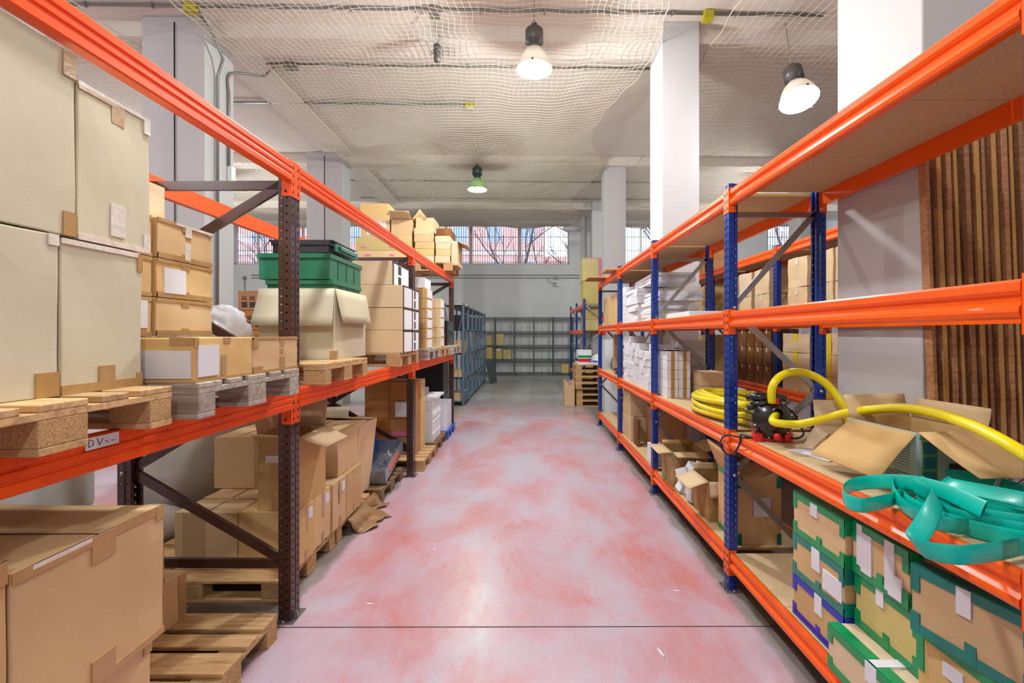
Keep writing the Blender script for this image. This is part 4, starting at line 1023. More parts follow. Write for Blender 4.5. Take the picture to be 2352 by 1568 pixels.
# metal tray with blue pieces leaning on the floor
LP(-1.50, 4.70, 'dark', 'dark old pallet under the grey metal tray')
root = empty('metal_tray', (-1.66, 5.18, .245)); root.rotation_euler = (math.radians(14), 0, 0); tag(root, 'long grey metal tray with orange lettering, full of small parts, tilted on the floor', 'tray')
m = MB(); m.box(-.16, .16, -.36, .36, 0, .006); m.box(.154, .16, -.36, .36, 0, .15); m.box(-.16, .16, -.36, -.354, 0, .15); m.box(-.16, .16, .354, .36, 0, .15); m.build('tray_body', 'metal_tray', root)
m = MB(); m.box(-.16, -.152, -.36, .36, .006, .26); m.build('side_plate', 'plastic_blue', root)
m = MB()
for i in range(5): m.box(.1602, .162, -.2+i*.08, -.15+i*.08, .04, .11); m.box(.1602, .162, -.2+i*.08, -.15+i*.08+.012, .04, .052)
m.build('lettering', 'paint_orange', root)
m = MB()
for i in range(26):
    a = rc.uniform(-.13, .13), rc.uniform(-.3, .3), rc.uniform(.01, .1); m.bar(a, (a[0]+rc.uniform(-.06, .06), a[1]+rc.uniform(-.06, .06), a[2]+rc.uniform(-.01, .05)), .012, .008)
tag(m.build('metal_scrap', 'galvanised', root), kind='stuff')
# brown carton block beyond
LP(-1.31, 5.79, 'fresh', 'wooden pallet on the floor with its deck bare at the second brown post')
for i in range(4):
    for j, (xa, xb, ya, yb) in enumerate(((-2.16, -1.82, 6.06, 6.6), (-1.815, -1.475, 6.04, 6.32), (-1.815, -1.475, 6.325, 6.6))):
        z0 = zf+.242*i
        P = [('paper_label', '-y', .2, .8, .1, .9, 'paper')] if (i, j) == (2, 1) else ([('tape', '-y', .05, .95, .05, .3, 'tape_pink')] if (i, j) == (1, 1) else [])
        carton(xa, xb, ya, yb, z0, z0+.239, 'brown carton behind the second brown post, %s layer, %s' % (['lowest', 'second', 'third', 'top'][i], ['inner column', 'aisle side, nearer', 'aisle side, farther'][j]), 'cardboard_brown' if j < 2 else 'cardboard', patches=P)
# white flat stack
LP(-1.33, 6.70, 'dark', 'dark low pallet under the tall stack of white trays')
n = 21
for i in range(n):
    j = rc.uniform(-.008, .008); z0 = zf+.030*i
    carton(-1.74+j, -1.40+j, 6.76, 7.36, z0, z0+.0285, 'flat white tray, %s up in the tall floor stack near the last brown post' % ORD[i], 'carton_white', 'white_tray', 'tray', 'flat white trays stacked on the floor', detail=False)
carton(-1.80, -1.35, 6.78, 7.42, zf+.63, zf+.665, 'larger white tray turned over, crowning the tall stack of white trays', 'carton_white', 'white_tray', 'tray')
LP(-1.30, 7.50, 'dark', 'blue painted pallet under the white bin at the last brown post') if False else None
root = empty('plastic_pallet', (-1.72, 7.9, .001)); tag(root, 'bright blue pallet on the floor under the white bin', 'pallet')
m = MB(); m.box(-.42, .42, -.38, .38, .115, .14); m.build('deck', 'plastic_blue', root, bevel=.004)
for x in (-.34, 0, .34):
    for y in (-.3, 0, .3): m = MB(); m.box(x-.07, x+.07, y-.07, y+.07, 0, .114); m.build('foot_block', 'plastic_blue', root, bevel=.004)
open_carton(-1.62, -1.34, 7.58, 8.1, .142, .60, 'tall white plastic bin on the blue pallet', {}, 'carton_white', name='plastic_bin')
carton(-2.05, -1.66, 7.6, 7.7, .142, .86, 'white board leaning behind the white bin', 'carton_white', 'white_board', 'board', detail=False)
carton(-2.35, -1.60, 8.7, 9.3, .002, 1.33, 'large black cabinet standing beyond the brown rack, seen under the middle beam', 'steel_dark', 'black_cabinet', 'cabinet', detail=False)
# ---- things in the aisle behind the brown rack
xb = -3.35
carton(-3.1, -2.72, 6.4, 6.9, .40, .66, 'brown box with papers on it behind the brown rack', 'cardboard_brown')
carton(-3.12, -2.7, 6.4, 6.95, .002, .398, 'carton under the brown box behind the brown rack', 'cardboard')
for i in range(9):
    P = [('print', '-y', .12+.25*k_, .28+.25*k_, .15, .42, 'ink') for k_ in range(3)] + [('print', '-y', .12+.25*k_, .26+.25*k_, .55, .6, 'ink') for k_ in range(3)] + [('print', '-y', .12+.25*k_, .26+.25*k_, .66, .7, 'ink') for k_ in range(3)]
    dx = 0 if i != 8 else .04
    carton(-3.85+dx, -3.42+dx, 6.0, 6.45, .002+.258*i, .256+.258*i, 'brown carton with black pictograms, %s from below in the stack behind the brown rack' % ORD[i], 'cardboard_brown', patches=P)
# large pale sack and grey bulk tub
m = MB(); prof = [(0, 0), (.36, .01), (.42, .08), (.46, .35), (.47, .7), (.45, .98), (.42, 1.03), (.40, 1.0), (.42, .7), (.38, .06), (0, .04)]
m.lathe(prof, 40); o = m.build('round_tub', 'sack_grey', loc=(-3.30, 4.40, .12)); o.rotation_euler = (0, math.radians(12), 0); tag(o, 'big tilted grey round tub standing behind the first brown post', 'tub')
m = MB(); R_ = []
for i in range(13):
    ph = math.pi*i/12; R_.append([Vector((.3*math.sin(ph)*math.cos(t)*(1+.1*math.sin(3*t)), .26*math.sin(ph)*math.sin(t), .17-.17*math.cos(ph))) for t in [2*math.pi*k_/24 for k_ in range(25)]])
m.grid(R_); tag(m.build('white_sack', 'bag_white', loc=(-3.12, 3.72, .0), recalc=False), 'bluish white sack on the floor in front of the grey tub', 'sack')
root = empty('plastic_container', (-3.34, 3.12, 0)); tag(root, 'pale grey plastic container behind the rear brown post', 'container')
m = MB(); m.box(-.3, .22, -.25, .25, .002, .5); m.box(-.27, .19, -.22, .22, .5, .96); m.build('container_body', 'tank_grey', root, bevel=.04, seg=4)
m = MB(); m.lathe([(.07, .96), (.07, 1.0), (0, 1.0)], 16); m.build('screw_cap', 'plastic_blue', root)
root = empty('hand_cart', (-3.1, 2.55, 0)); tag(root, 'hand cart with a white wrapped tube handle behind the near pallet', 'cart')
m = MB(); m.tube(spline([(-.15, 0, .2), (-.13, 0, .82), (-.05, 0, .93), (.12, 0, .98), (.5, .02, 1.02)], 6), .018, 8); m.build('handle', 'plastic_white', root)
m = MB(); m.box(-.35, .45, -.25, .3, .16, .19); m.build('platform', 'wood_grey', root)
for x in (-.25, .35):
    for y in (-.18, .22): m = MB(); m.lathe([(0, -.02), (.07, -.02), (.075, 0), (.07, .02), (0, .02)], 14, Matrix.Translation((x, y, .077)) @ Matrix.Rotation(math.pi/2, 4, 'Y')); m.build('wheel', 'rubber', root)
for i in range(3): carton(-3.3, -2.80, 2.42+.03*i, 2.75, .1915+.07*i, .2595+.07*i, 'short wooden offcut, %s on the hand cart' % ['lowest', 'middle', 'topmost'][i], 'wood_grey', 'wood_offcut', 'wood', detail=False)
carton(-4.2, -3.70, 2.5, 3.05, .002, .62, 'yellowish carton on the floor behind the hand cart', 'cardboard_yellow')
carton(-4.2, -3.70, 2.5, 3.05, .624, 1.18, 'yellowish carton with a pink sticker, upper of two behind the hand cart', 'cardboard_light', patches=[('paper_label', '-y', .1, .2, .1, .2, 'tape_pink')])
# open cardboard beyond the first post at floor level
open_carton(-2.52, -2.12, 5.0, 5.45, .15, .62, 'wide open carton with raised flaps behind the floor stack', {'-y': (.3, 35), '+x': (.26, 50), '+y': (.26, 20)}, 'cardboard_pale', rz=.15)
pallet(-2.0, 4.98, .001, -1, 'dark', 'dark pallet under the wide open carton') if False else None
# ================================================================== right rack contents
Z1, Z2, Z3, Z4 = [z-.0015 for z in LV]
def gtape(face, L, H, mt, **k): return edge_tape(face, mt, .034, L, H, **k)
def green_box(x0, x1, y0, y1, z0, z1, label, mt='tape_green', extra=(), mat='cardboard', rz=0, side=True):
    L, H_, W_ = y1-y0, z1-z0, x1-x0
    P = gtape('-x', L, H_, mt) + list(extra)
    f = .05/W_
    if side: P += [('tape', '-y', 0, f, .68, 1.004, mt), ('tape', '-y', 0, f, 0, .28, mt), ('tape', '+z', 0, f, 0, 1, mt)]
    return carton(x0, x1, y0, y1, z0, z1, label, mat, rz=rz, patches=P, seam='x')
WL = 'paper_label'
green_box(1.43, 1.83, 2.05, 2.44, Z1, .472, 'green-taped carton stack: blue-taped carton at the bottom, on the lowest shelf', 'tape_blue', [(WL, '-x', .38, .52, .55, 1.0, 'paper')])
green_box(1.43, 1.83, 2.05, 2.44, .476, .69, 'green-taped carton, middle of the left stack, small white sheet at its corner', 'tape_teal', [(WL, '-x', .42, .58, .5, 1.0, 'paper'), (WL, '-x', .02, .36, .25, .68, 'paper')])
green_box(1.43, 1.83, 2.045, 2.435, .694, .914, 'green-taped carton, topmost of the left stack under the waist-high shelf', 'tape_green', [(WL, '-x', .48, .62, .68, .96, 'paper')])
green_box(1.352, 1.50-.008, 1.52, 2.04, .2635, .455, 'green-taped carton nearest the aisle, its pale top showing, lowest row', 'tape_green', [(WL, '-x', .45, .56, .6, 1.0, 'paper'), (WL, '+z', 0, 1, .46, .54, 'paper')], mat='cardboard_light')
green_box(1.50, 1.88, 1.71, 2.04, Z1, .455, 'green-taped carton mostly hidden behind the one nearest the aisle', 'tape_green')
green_box(1.47, 1.86, 1.70, 2.035, .459, .69, 'yellowish green-taped carton in the second row, above the pale-topped one', 'tape_green', [(WL, '-x', .5, .62, .7, 1.0, 'paper')], mat='cardboard_yellow')
green_box(1.46, 1.84, 1.735, 2.035, .694, .918, 'green-taped carton with long white sheets on its face, top row', 'tape_green', [(WL, '-x', .62, .82, .12, .88, 'paper'), (WL, '-x', .8, .9, .2, 1.0, 'paper'), (WL, '-x', .22, .38, .1, 1.0, 'paper'), (WL, '-x', .1, .32, .05, .45, 'paper')])
green_box(1.455, 1.84, 1.33, 1.695, Z1, .672, 'tall plain carton with printed care symbols, right of the green-taped ones', 'tape_green', [('print', '-x', .30+.09*i, .306+.09*i, .25, .52, 'ink') for i in range(5)] + [('print', '-x', .3+.18*i, .39+.18*i, .25, .262, 'ink') for i in range(2)] + [('print', '-x', .3+.18*i, .39+.18*i, .51, .52, 'ink') for i in range(2)] + [(WL, '-x', .5, .7, .74, .86, 'paper')])
green_box(1.425, 1.80, 1.345, 1.70, .68, .915, 'teal-taped carton standing skewed at the right picture edge', 'tape_teal', [(WL, '-x', .46, .58, .66, 1.0, 'paper'), (WL, '-y', .42, .85, .12, .86, 'paper')] + [('print', '-y', .48, .8, .3+.12*i, .306+.12*i, 'ink') for i in range(2)], rz=-.12) if False else None
e1 = green_box(1.435, 1.80, 1.345, 1.70, .676, .915, 'teal-taped carton standing skewed at the right picture edge', 'tape_teal', [(WL, '-x', .46, .58, .62, 1.0, 'paper'), (WL, '-y', .42, .85, .12, .86, 'paper'), ('print', '-y', .46, .82, .34, .346, 'ink'), ('print', '-y', .46, .82, .22, .226, 'ink')], rz=.20)
# tall green-cornered carton behind the first post
P = [('tape', '-y', 0, .1, 0, .16, 'tape_teal'), ('tape', '-y', .9, 1, 0, .16, 'tape_teal'), ('tape', '-y', 0, .12, .84, 1, 'tape_teal'), ('tape', '-y', .9, 1, .84, 1, 'tape_teal'), (WL, '-y', .36, .76, .42, .70, 'paper'), ('tape', '-x', 0, 1, 0, .08, 'tape_green'), ('tape', '-x', 0, 1, .92, 1, 'tape_green')]
P += [('print_stripe', '-y', .345+.0, .36, .42+.02*i, .43+.02*i, 'tape_pink') for i in range(14)] + [('print_stripe', '-y', .76, .775, .42+.02*i, .43+.02*i, 'tape_pink') for i in range(14)]
open_carton(1.49, 1.80, 3.22, 3.54, Z1, .735, 'tall carton with green corners and a pink-edged white sheet, behind the first blue post', {'-x': (.22, 25), '-y': (.15, -60), '+y': (.16, -50)}, 'cardboard', patches=P)
open_carton(1.44, 1.66, 3.60, 3.93, Z1, .58, 'worn open carton with one flap turned out over the aisle', {'-x': (.17, 108), '-y': (.12, 172), '+y': (.06, 5), '+x': (.08, 20)}, 'cardboard_worn', fmat='cardboard_light')
open_carton(1.42, 1.75, 4.42, 4.78, Z1, .60, 'wider open carton with green tape and flat flaps, behind the spilling white cartons', {'-x': (.14, 92), '-y': (.13, 100), '+x': (.16, 70), '+y': (.04, 10)}, 'cardboard_worn', patches=[('tape', '-x', 0, .12, .8, 1, 'tape_green'), ('tape', '-x', .6, 1, 0, .15, 'tape_green')], fmat='cardboard')
# spilled small white cartons
rs = random.Random(21)
spill = [(1.46, 4.02, .255, .08, 0, .1), (1.50, 4.16, .257, .5, .05, .5), (1.60, 4.05, .258, 1.2, 0, .2), (1.44, 4.28, .26, .2, .3, .9), (1.58, 4.22, .26, .9, .1, .3), (1.50, 4.08, .38, .4, .5, .7), (1.56, 4.16, .40, 1.4, .4, .2), (1.46, 4.2, .37, .9, -.5, .6), (1.52, 4.28, .41, .3, .6, .4), (1.60, 4.30, .36, .1, .2, .8)]
def white_box_mesh(w_, d_, h_):
    m = MB(); m.box(-w_/2, w_/2, -d_/2, d_/2, 0, h_); return m
for i, (x, y, z, rz_, tx, ty) in enumerate(spill):
    m = white_box_mesh(.07, .10, .16 if i % 3 == 0 else .12)
    o = m.build('small_carton', 'carton_white', loc=(x, y, z+.02), bevel=.002); o.rotation_euler = (tx*.8, ty*.5, rz_)
    tag(o, 'small white carton in the spilled pile, ' + ['nearest the camera and aisle', 'upright at the middle', 'nearest, touching the shelf inside', 'lying at the aisle edge', 'low at the far inner side', 'on top at the near end', 'on top, turned sideways', 'leaning out towards the aisle', 'on top at the far end', 'far inner top corner'][i], 'box', 'small white cartons spilled on the lowest shelf')
for i in range(4):
    o = carton(1.42, 1.56, 5.12+.004*i, 5.36, Z1+.055*i, Z1+.055*i+.053, 'flat white carton, %s from below in the little pile by the second blue post' % ORD[i], 'carton_white', 'small_carton', group='little pile of flat white cartons', detail=False)
# large plain cartons on the lowest shelf, third bay
carton(1.44, 1.80, 6.30, 6.80, Z1, .60, 'large plain carton on the lowest shelf, third bay, lower of two', 'cardboard')
carton(1.44, 1.82, 6.32, 6.80, .604, .93, 'large plain carton on the lowest shelf, third bay, upper of two', 'cardboard')
carton(1.60, 1.96, 5.55, 6.1, Z1, .80, 'brown carton standing further in on the lowest shelf beside the second blue post', 'cardboard_brown')
carton(1.46, 1.50, 6.0, 6.22, Z1, .62, 'thin yellow-edged carton standing upright on the lowest shelf', 'cardboard_dark')
# ---- wall of small white cartons, waist-high shelf
P0 = .118; idx = 0
cols = [(5.10 + .128*i) for i in range(13)]
for ci, y in enumerate(cols):
    if 6.72 < y < 6.95: continue
    nrow = [6, 6, 5, 5, 5, 5, 6, 6, 6, 7, 7, 7, 7][ci]
    if y > 6.7: y += .10
    for ri in range(nrow):
        h_ = .092; jx = rs.uniform(-.012, .012); w_ = .20
        m = MB(); m.box(-w_/2, w_/2, -.061, .061, 0, h_-.002)
        o = m.build('small_carton', 'carton_white', loc=(1.535+jx, y+.06, Z2+h_*ri), bevel=.0025, seg=1); o.rotation_euler[2] = rs.uniform(-.04, .04)
        tag(o, 'white carton in the white wall, %s row up, %s column past the second blue post' % (ORD[ri], ORD[ci]), 'box', 'small white cartons walled up on the waist-high shelf')
        if rs.random() < .55:
            p = MB(); p.box(-w_/2-.0015, -w_/2+.001, -.03, .035, .02, .07); p.build('printed_label', 'paper', o)
# nearer stack seen behind the post
for i in range(5):
    for j in range(2):
        carton(1.46+.125*j, 1.58+.125*j, 4.74, 5.085, Z2+.098*i, Z2+.098*i+.096, 'white carton with brown tape in the near end stack, %s layer, %s side' % (['lowest', 'second', 'third', 'fourth', 'top'][i], ['aisle', 'inner'][j]), 'carton_white',
               patches=[('tape', '-y', .35, .65, 0, 1, 'tape_brown')], soft=1)
f = MB(); f.grid([[Vector((1.44+.045*i, 4.75+.07*j, Z2+.492+.012*rs.random())) for j in range(6)] for i in range(7)])
tag(f.build('plastic_film', 'film_clear', recalc=False), 'clear film over the near end stack of white taped cartons', 'film')
for i in range(6):
    carton(1.74, 2.0, 5.12, 5.5, Z2+.10*i, Z2+.10*i+.098, 'grey-white carton in the inner stack behind the taped ones, %s from below' % ORD[i], 'carton_white')
for i in range(2): carton(1.76, 2.02, 4.60, 4.93, Z2+.14*i, Z2+.14*i+.137, 'plain pinkish carton at the back of the waist-high shelf, %s' % ['lower', 'upper'][i], 'cardboard_light')
# ---- eye-high shelf: flat white packs
def flat(x0, x1, y0, y1, z, n, h_, label, grp, jit=.03):
    for i in range(n):
        a, b = rs.uniform(-jit, jit), rs.uniform(-jit, jit)
        carton(x0+a*.4, x1+a*.4, y0+b, y1+b, z+h_*i, z+h_*i+h_-.002, label % ORD[i], 'carton_white', 'flat_pack', 'pack', grp, rz=rs.uniform(-.05, .05), detail=False)
flat(1.46, 1.86, 5.2, 5.75, Z3, 5, .045, 'flat white pack, %s from below in the eye-high pile by the second blue post', 'flat white packs in the nearer eye-high pile', .02)
flat(1.50, 2.0, 5.16, 5.8, Z3+.226, 4, .03, 'thin white pack lying crooked on the nearer eye-high pile, %s from below', 'flat white packs on the nearer eye-high pile', .04)
flat(1.44, 1.86, 5.95, 6.6, Z3, 9, .05, 'flat white pack, %s from below in the farther eye-high pile', 'flat white packs in the farther eye-high pile', .02)
flat(1.5, 1.98, 5.3, 6.4, Z3+.46, 3, .035, 'wide white board pack bridging the eye-high piles, %s from below', 'wide white board packs on the eye-high piles', .02)
for i in range(4): carton(1.43, 1.56, 6.62, 6.8, Z3+.135*i, Z3+.135*i+.132, 'white carton at the far blue post on the eye-high shelf, %s from below' % ORD[i], 'carton_white')
carton(1.50, 1.98, 4.2, 4.93, Z3, Z3+.06, 'grey-white flat carton lying on the eye-high shelf beyond the diagonal brace', 'carton_white', 'flat_pack', 'pack')
# fourth bay
carton(1.42, 1.50, 7.2, 7.9, Z3, Z3+.50, 'upright brown flat carton on the eye-high shelf, last bay, nearer of two', 'cardboard', 'flat_carton')
carton(1.44, 1.62, 8.0, 8.5, Z3, Z3+.50, 'upright brown flat carton on the eye-high shelf, last bay, farther of two', 'cardboard', 'flat_carton')
# tool on the waist-high shelf, last bay
root = empty('power_tool', (1.52, 7.6, Z2+.001)); tag(root, 'black hand power tool with its cable on the last waist-high shelf', 'tool')
m = MB(); m.tube([(0, -.2, .05), (0, .1, .06)], [.03, .045], 12); m.bar((0, .05, .05), (.02, .2, .02), .04, .035); m.box(-.06, .06, -.22, .0, 0, .03); m.build('tool_body', 'plastic_black', root)
m = MB(); m.tube(spline([(.02, .2, .02), (-.04, .35, .1), (.0, .45, .25), (-.02, .5, .12), (.02, .6, .01)], 6), .006, 6); m.build('power_cord', 'rubber', root)
carton(1.55, 1.70, 8.05, 8.17, Z2, Z2+.66, 'upright rough wooden post offcut on the last waist-high shelf', 'wood', 'wood_offcut', 'wood', detail=False)

# ---- pump
PX, PY, PZ = 1.52, 2.80, 1.07-.0+.012
root = empty('water_pump', (1.525, 2.83, Z2+.001)); root.rotation_euler[2] = -.12
tag(root, 'black round water pump with red feet and red knob on the waist-high shelf', 'pump')
R90 = Matrix.Rotation(math.pi/2, 4, 'X')
m = MB(); m.lathe([(0, .085), (.045, .08), (.085, .06), (.104, .03), (.112, .02), (.118, .018), (.118, .0), (.108, -.002), (.105, -.16), (.08, -.2), (0, -.21)], 40, Matrix.Translation((0, 0, .135)) @ R90)
m.build('pump_body', 'plastic_black', root)
m = MB()
for a in range(6): m.lathe([(.008, .018), (.008, .026), (0, .028)], 8, Matrix.Translation((0, 0, .135)) @ R90 @ Matrix.Translation((.112*math.cos(a*1.047+.3), .112*math.sin(a*1.047+.3), 0)))
m.build('cover_screw', 'zinc', root)
m = MB()
for sx_ in (-1, 1): m.prism([(0, 0), (.045, 0), (.045, .05), (.0, .06)], (sx_*.11, -.03, 0), (sx_*.11, .03, 0), (-sx_, 0, 0), (0, 0, 1))
m.box(-.065, .065, -.015, .02, 0, .02); m.build('foot', 'plastic_red', root)
m = MB(); m.lathe([(0, .022), (.019, .02), (.022, .0)], 20, Matrix.Translation((-.0, -.075, .045)) @ R90); m.box(-.004, .004, -.106, -.09, .028, .062); m.build('drain_knob', 'plastic_red', root)
m = MB(); m.tube([(0, 0, .225), (0, 0, .30)], .031, 20); m.tube([(-.14, .03, .262), (-.09, .0, .275), (.0, .02, .268), (.09, .03, .262)], [.02, .028, .03, .024], 12); m.tube([(-.13, -.01, .225), (-.06, -.02, .24), (-.02, -.02, .238)], .018, 10)
m.lathe([(.036, 0), (.036, .03), (.03, .034)], 20, Matrix.Translation((0, -.055, .185)) @ R90); m.build('pipe_fitting', 'plastic_black', root)
m = MB(); m.box(-.026, .026, -.045, -.028, .232, .272); m.build('switch', 'plastic_red', root, bevel=.004)
m = MB(); m.tube([(-.15, -.02, .205), (-.11, -.02, .222)], .018, 10); m.build('power_plug', 'rubber', root)
m = MB(); m.tube([(-.17, -.024, .198), (-.149, -.02, .206)], .004, 6); m.build('plug_pin', 'zinc', root)
m = MB(); m.tube(spline([(.03, .02, .25), (.13, .02, .18), (.16, 0, .11), (.175, -.02, .055), (.13, -.04, .03), (.08, -.02, .03)], 8), .006, 7); m.build('motor_cable', 'rubber', root)
m = MB(); m.tube(spline([(-.10, .02, .06), (-.16, .06, .012), (-.17, -.06, .008), (-.19, -.2, .01), (-.205, -.1, -.01), (-.20, .16, -.03), (-.20, .27, .0), (-.2, .22, -.07), (-.205, .08, -.1), (-.20, -.02, -.04), (-.17, .02, .02), (-.11, .06, .09)], 8), .006, 7)
def at(px, py, Y): return Vector(((px-VX)*Y/F, Y, EYE-(py-VY)*Y/F))
m = MB()
cab = [at(1742, 984, 2.80), at(1735, 995, 2.82), (1.44, 2.84, 1.10), (1.375, 2.92, 1.09), at(1665, 1000, 2.99), at(1655, 1022, 2.98), at(1672, 1043, 2.96), at(1690, 1035, 2.95), at(1700, 1015, 2.93), at(1703, 998, 2.92), (1.43, 2.86, 1.098), (1.55, 2.90, 1.097), (1.6, 2.95, 1.12)]
m = MB(); m.tube(spline(cab, 8), .006, 7); cbl = m.build('power_cord', 'rubber'); cbl.parent = root; cbl.matrix_parent_inverse = root.matrix_world.inverted() if False else (Matrix.Translation(root.location) @ Matrix.Rotation(-.12, 4, 'Z')).inverted()
# ---- yellow hoses
def inv(root_): return (Matrix.Translation(root_.location) @ Matrix.Rotation(root_.rotation_euler[2], 4, 'Z')).inverted()
root = empty('garden_hose', (1.68, 3.7, Z2+.001)); tag(root, 'bright yellow hose coiled on the waist-high shelf behind the first blue post', 'hose')
m = MB(); pts = []
rh = random.Random(3)
for i in range(9*26):
    t = i/26; a = t*2*math.pi; k_ = t/9
    rx = .245+.02*math.sin(t*2.1); ry = .50+.035*math.sin(t*3.3+1)
    lay = int(t) % 3; pts.append(Vector((rx*math.cos(a)*(1-.09*lay), .02+(ry*math.sin(a))*(1-.07*lay), .026+.045*min(3, t/2.6)+.010*math.sin(a*2+t))))
m.tube(pts, .0225, 12); m.build('hose_coil', 'hose_yellow', root)
root = empty('garden_hose', (1.53, 2.8, 1.37)); tag(root, 'yellow hose rising from the top of the pump in a high arch', 'hose')
m = MB(); pts = [at(1773, 926, 2.80), at(1772, 900, 2.80), at(1779, 878, 2.80), at(1797, 861, 2.82), at(1825, 854, 2.82), at(1855, 858, 2.82), at(1888, 874, 2.80), at(1915, 900, 2.78), at(1935, 930, 2.75), at(1950, 965, 2.72), at(1962, 1005, 2.66)]
m.tube(spline([p-Vector(root.location) for p in pts], 6), .024, 14); m.build('hose_arch', 'hose_yellow', root)
root = empty('garden_hose', (1.6, 2.5, 1.2)); tag(root, 'yellow hose sweeping from the front of the pump to the right picture edge', 'hose')
pts = [(1.52, 2.775, 1.262), at(1775, 967, 2.66), at(1800, 973, 2.62), at(1840, 973, 2.58), at(1900, 960, 2.48), at(1955, 946, 2.38), at(2060, 937, 2.15), at(2150, 949, 1.92), at(2250, 985, 1.68), at(2352, 1042, 1.48), at(2450, 1100, 1.36), at(2600, 1170, 1.22)]
m = MB(); m.tube(spline([Vector(p)-Vector(root.location) for p in pts], 6), .0225, 14); m.build('hose_line', 'hose_yellow', root)
# hose end at the lower right corner
m = MB(); m.lathe([(.021, -.06), (.021, .0), (.016, .0), (.016, -.06)], 18, Matrix.Translation((0, 0, .022)) @ Matrix.Rotation(1.25, 4, 'Z') @ Matrix.Rotation(math.pi/2, 4, 'Y'))
o = m.build('hose_end', 'plastic_dark', loc=(1.55, 1.40, Z2+.001)); tag(o, 'dark open end of a short hose at the right picture edge under the teal hose', 'hose')

# ---- product box with printed sides
root = open_carton(1.66, 2.0, 1.97, 2.33, Z2, 1.325, 'opened product box with printed grey-green sides and big brown flaps turned out', {'-x': (.27, 132, -.1), '-y': (.27, 118, .0), '+y': (.12, 20), '+x': (.1, 15)}, 'cardboard', fmat='cardboard', rz=.10,
                   patches=[('printed_side', '-y', 0, 1, 0, 1, 'print_box'), ('printed_side', '-x', 0, 1, 0, 1, 'print_box'), ('print_panel', '-y', .04, .26, .04, .86, 'print_green'), ('print_photo', '-y', .055, .245, .62, .84, 'print_teal'), ('print_photo', '-y', .055, .245, .36, .58, 'print_teal'), ('print_photo', '-y', .055, .245, .10, .32, 'print_teal'),
                            ('print_band', '-y', 0, 1, .89, .93, 'print_green'), ('print_photo', '-y', .42, .72, .12, .45, 'plastic_dark'), ('print_red', '-y', .50, .8, .05, .2, 'plastic_red')] + [('print_text', '-x', .08, .08+rs.uniform(.3, .5), .12+.05*i, .128+.05*i, 'ink') for i in range(14)])
open_carton(1.72, 1.96, 2.50, 2.76, Z2, 1.19, 'small torn open carton between the pump and the product box', {'-x': (.16, 150), '+y': (.16, 15), '-y': (.12, 165)}, 'cardboard_light', rz=-.3)
m = MB(); m.box(-.09, .09, -.13, .13, 0, .002); tag(m.build('paper_sheet', 'paper', loc=(1.62, 2.52, Z2+.0015), rotz=.3), 'crumpled white paper lying on the waist-high shelf near the pump', 'paper')
m = MB(); m.box(-.05, .05, -.04, .04, 0, .003); 
# ---- teal lay-flat hose
def ribbon(mb, pts, width, n=7, lean=None):
    """pts: (point, lean of the band from upright in degrees)"""
    C = spline([p for p, a in pts], n); A = []
    for i in range(len(pts)-1):
        for j in range(n): A.append(pts[i][1]+(pts[i+1][1]-pts[i][1])*j/n)
    A.append(pts[-1][1]); rows = []
    for i, p in enumerate(C):
        d = (C[min(i+1, len(C)-1)]-C[max(i-1, 0)]).normalized(); sd = d.cross(Vector((0, 0, 1)))
        if sd.length < 1e-3: sd = Vector((1, 0, 0))
        sd.normalize(); up = sd.cross(d).normalized(); a = math.radians(A[i]); wv = up*math.cos(a)+sd*math.sin(a); nn = wv.cross(d).normalized()
        w2 = width/2; t = .0022
        rows.append([p+wv*(w2*math.cos(q))+nn*(t*1.6*math.sin(q)) for q in [2*math.pi*k_/12 for k_ in range(13)]])
    mb.grid(rows)
zz = Z2
def onb(px, py, z=None, h_=.03):
    """point over the shelf whose foot shows at (px, py)"""
    Y = (EYE-(zz+h_))*F/(py-VY); return Vector(((px-VX)*Y/F, Y, zz+h_))
root = empty('flat_hose', (1.6, 1.7, Z2+.001)); tag(root, 'turquoise lay-flat hose heaped in loose loops on the waist-high shelf', 'hose')
W_ = .058
m = MB()
hz = .034
loopA = [(onb(2260, 1170, h_=.10), 20), (onb(2160, 1125, h_=.10), 15), (onb(2090, 1108, h_=.085), 8), (onb(2020, 1106, h_=.06), 0), (onb(1965, 1112, h_=.045), 0), (onb(1938, 1128, h_=.035), 0), (onb(1945, 1150, h_=.032), 4), (onb(1985, 1160, h_=hz), 5), (onb(2045, 1148, h_=.036), 5), (onb(2085, 1130, h_=.04), 0), (onb(2110, 1118, h_=.04), 0)]
ribbon(m, loopA, W_)
loopB = [(onb(2050, 1110, h_=.06), 0), (onb(2055, 1135, h_=.05), 0), (onb(2080, 1165, h_=.04), 10), (onb(2120, 1188, h_=.035), 20), (onb(2180, 1205, h_=.035), 12), (onb(2260, 1208, h_=.035), 8), (onb(2340, 1205, h_=.035), 0), (onb(2420, 1190, h_=.035), 0)]
ribbon(m, loopB, W_)
loopC = [(onb(2100, 1115, h_=.09), 0), (onb(2125, 1128, h_=.10), 10), (onb(2150, 1142, h_=.10), 30), (onb(2140, 1175, h_=.085), 45), (onb(2118, 1215, h_=.05), 50), (onb(2098, 1245, h_=.022), 40), (onb(2125, 1262, h_=.026), 15), (onb(2200, 1274, h_=.034), 0), (onb(2290, 1266, h_=.034), 0), (onb(2370, 1248, h_=.034), 0), (onb(2440, 1225, h_=.034), 0)]
ribbon(m, loopC, W_)
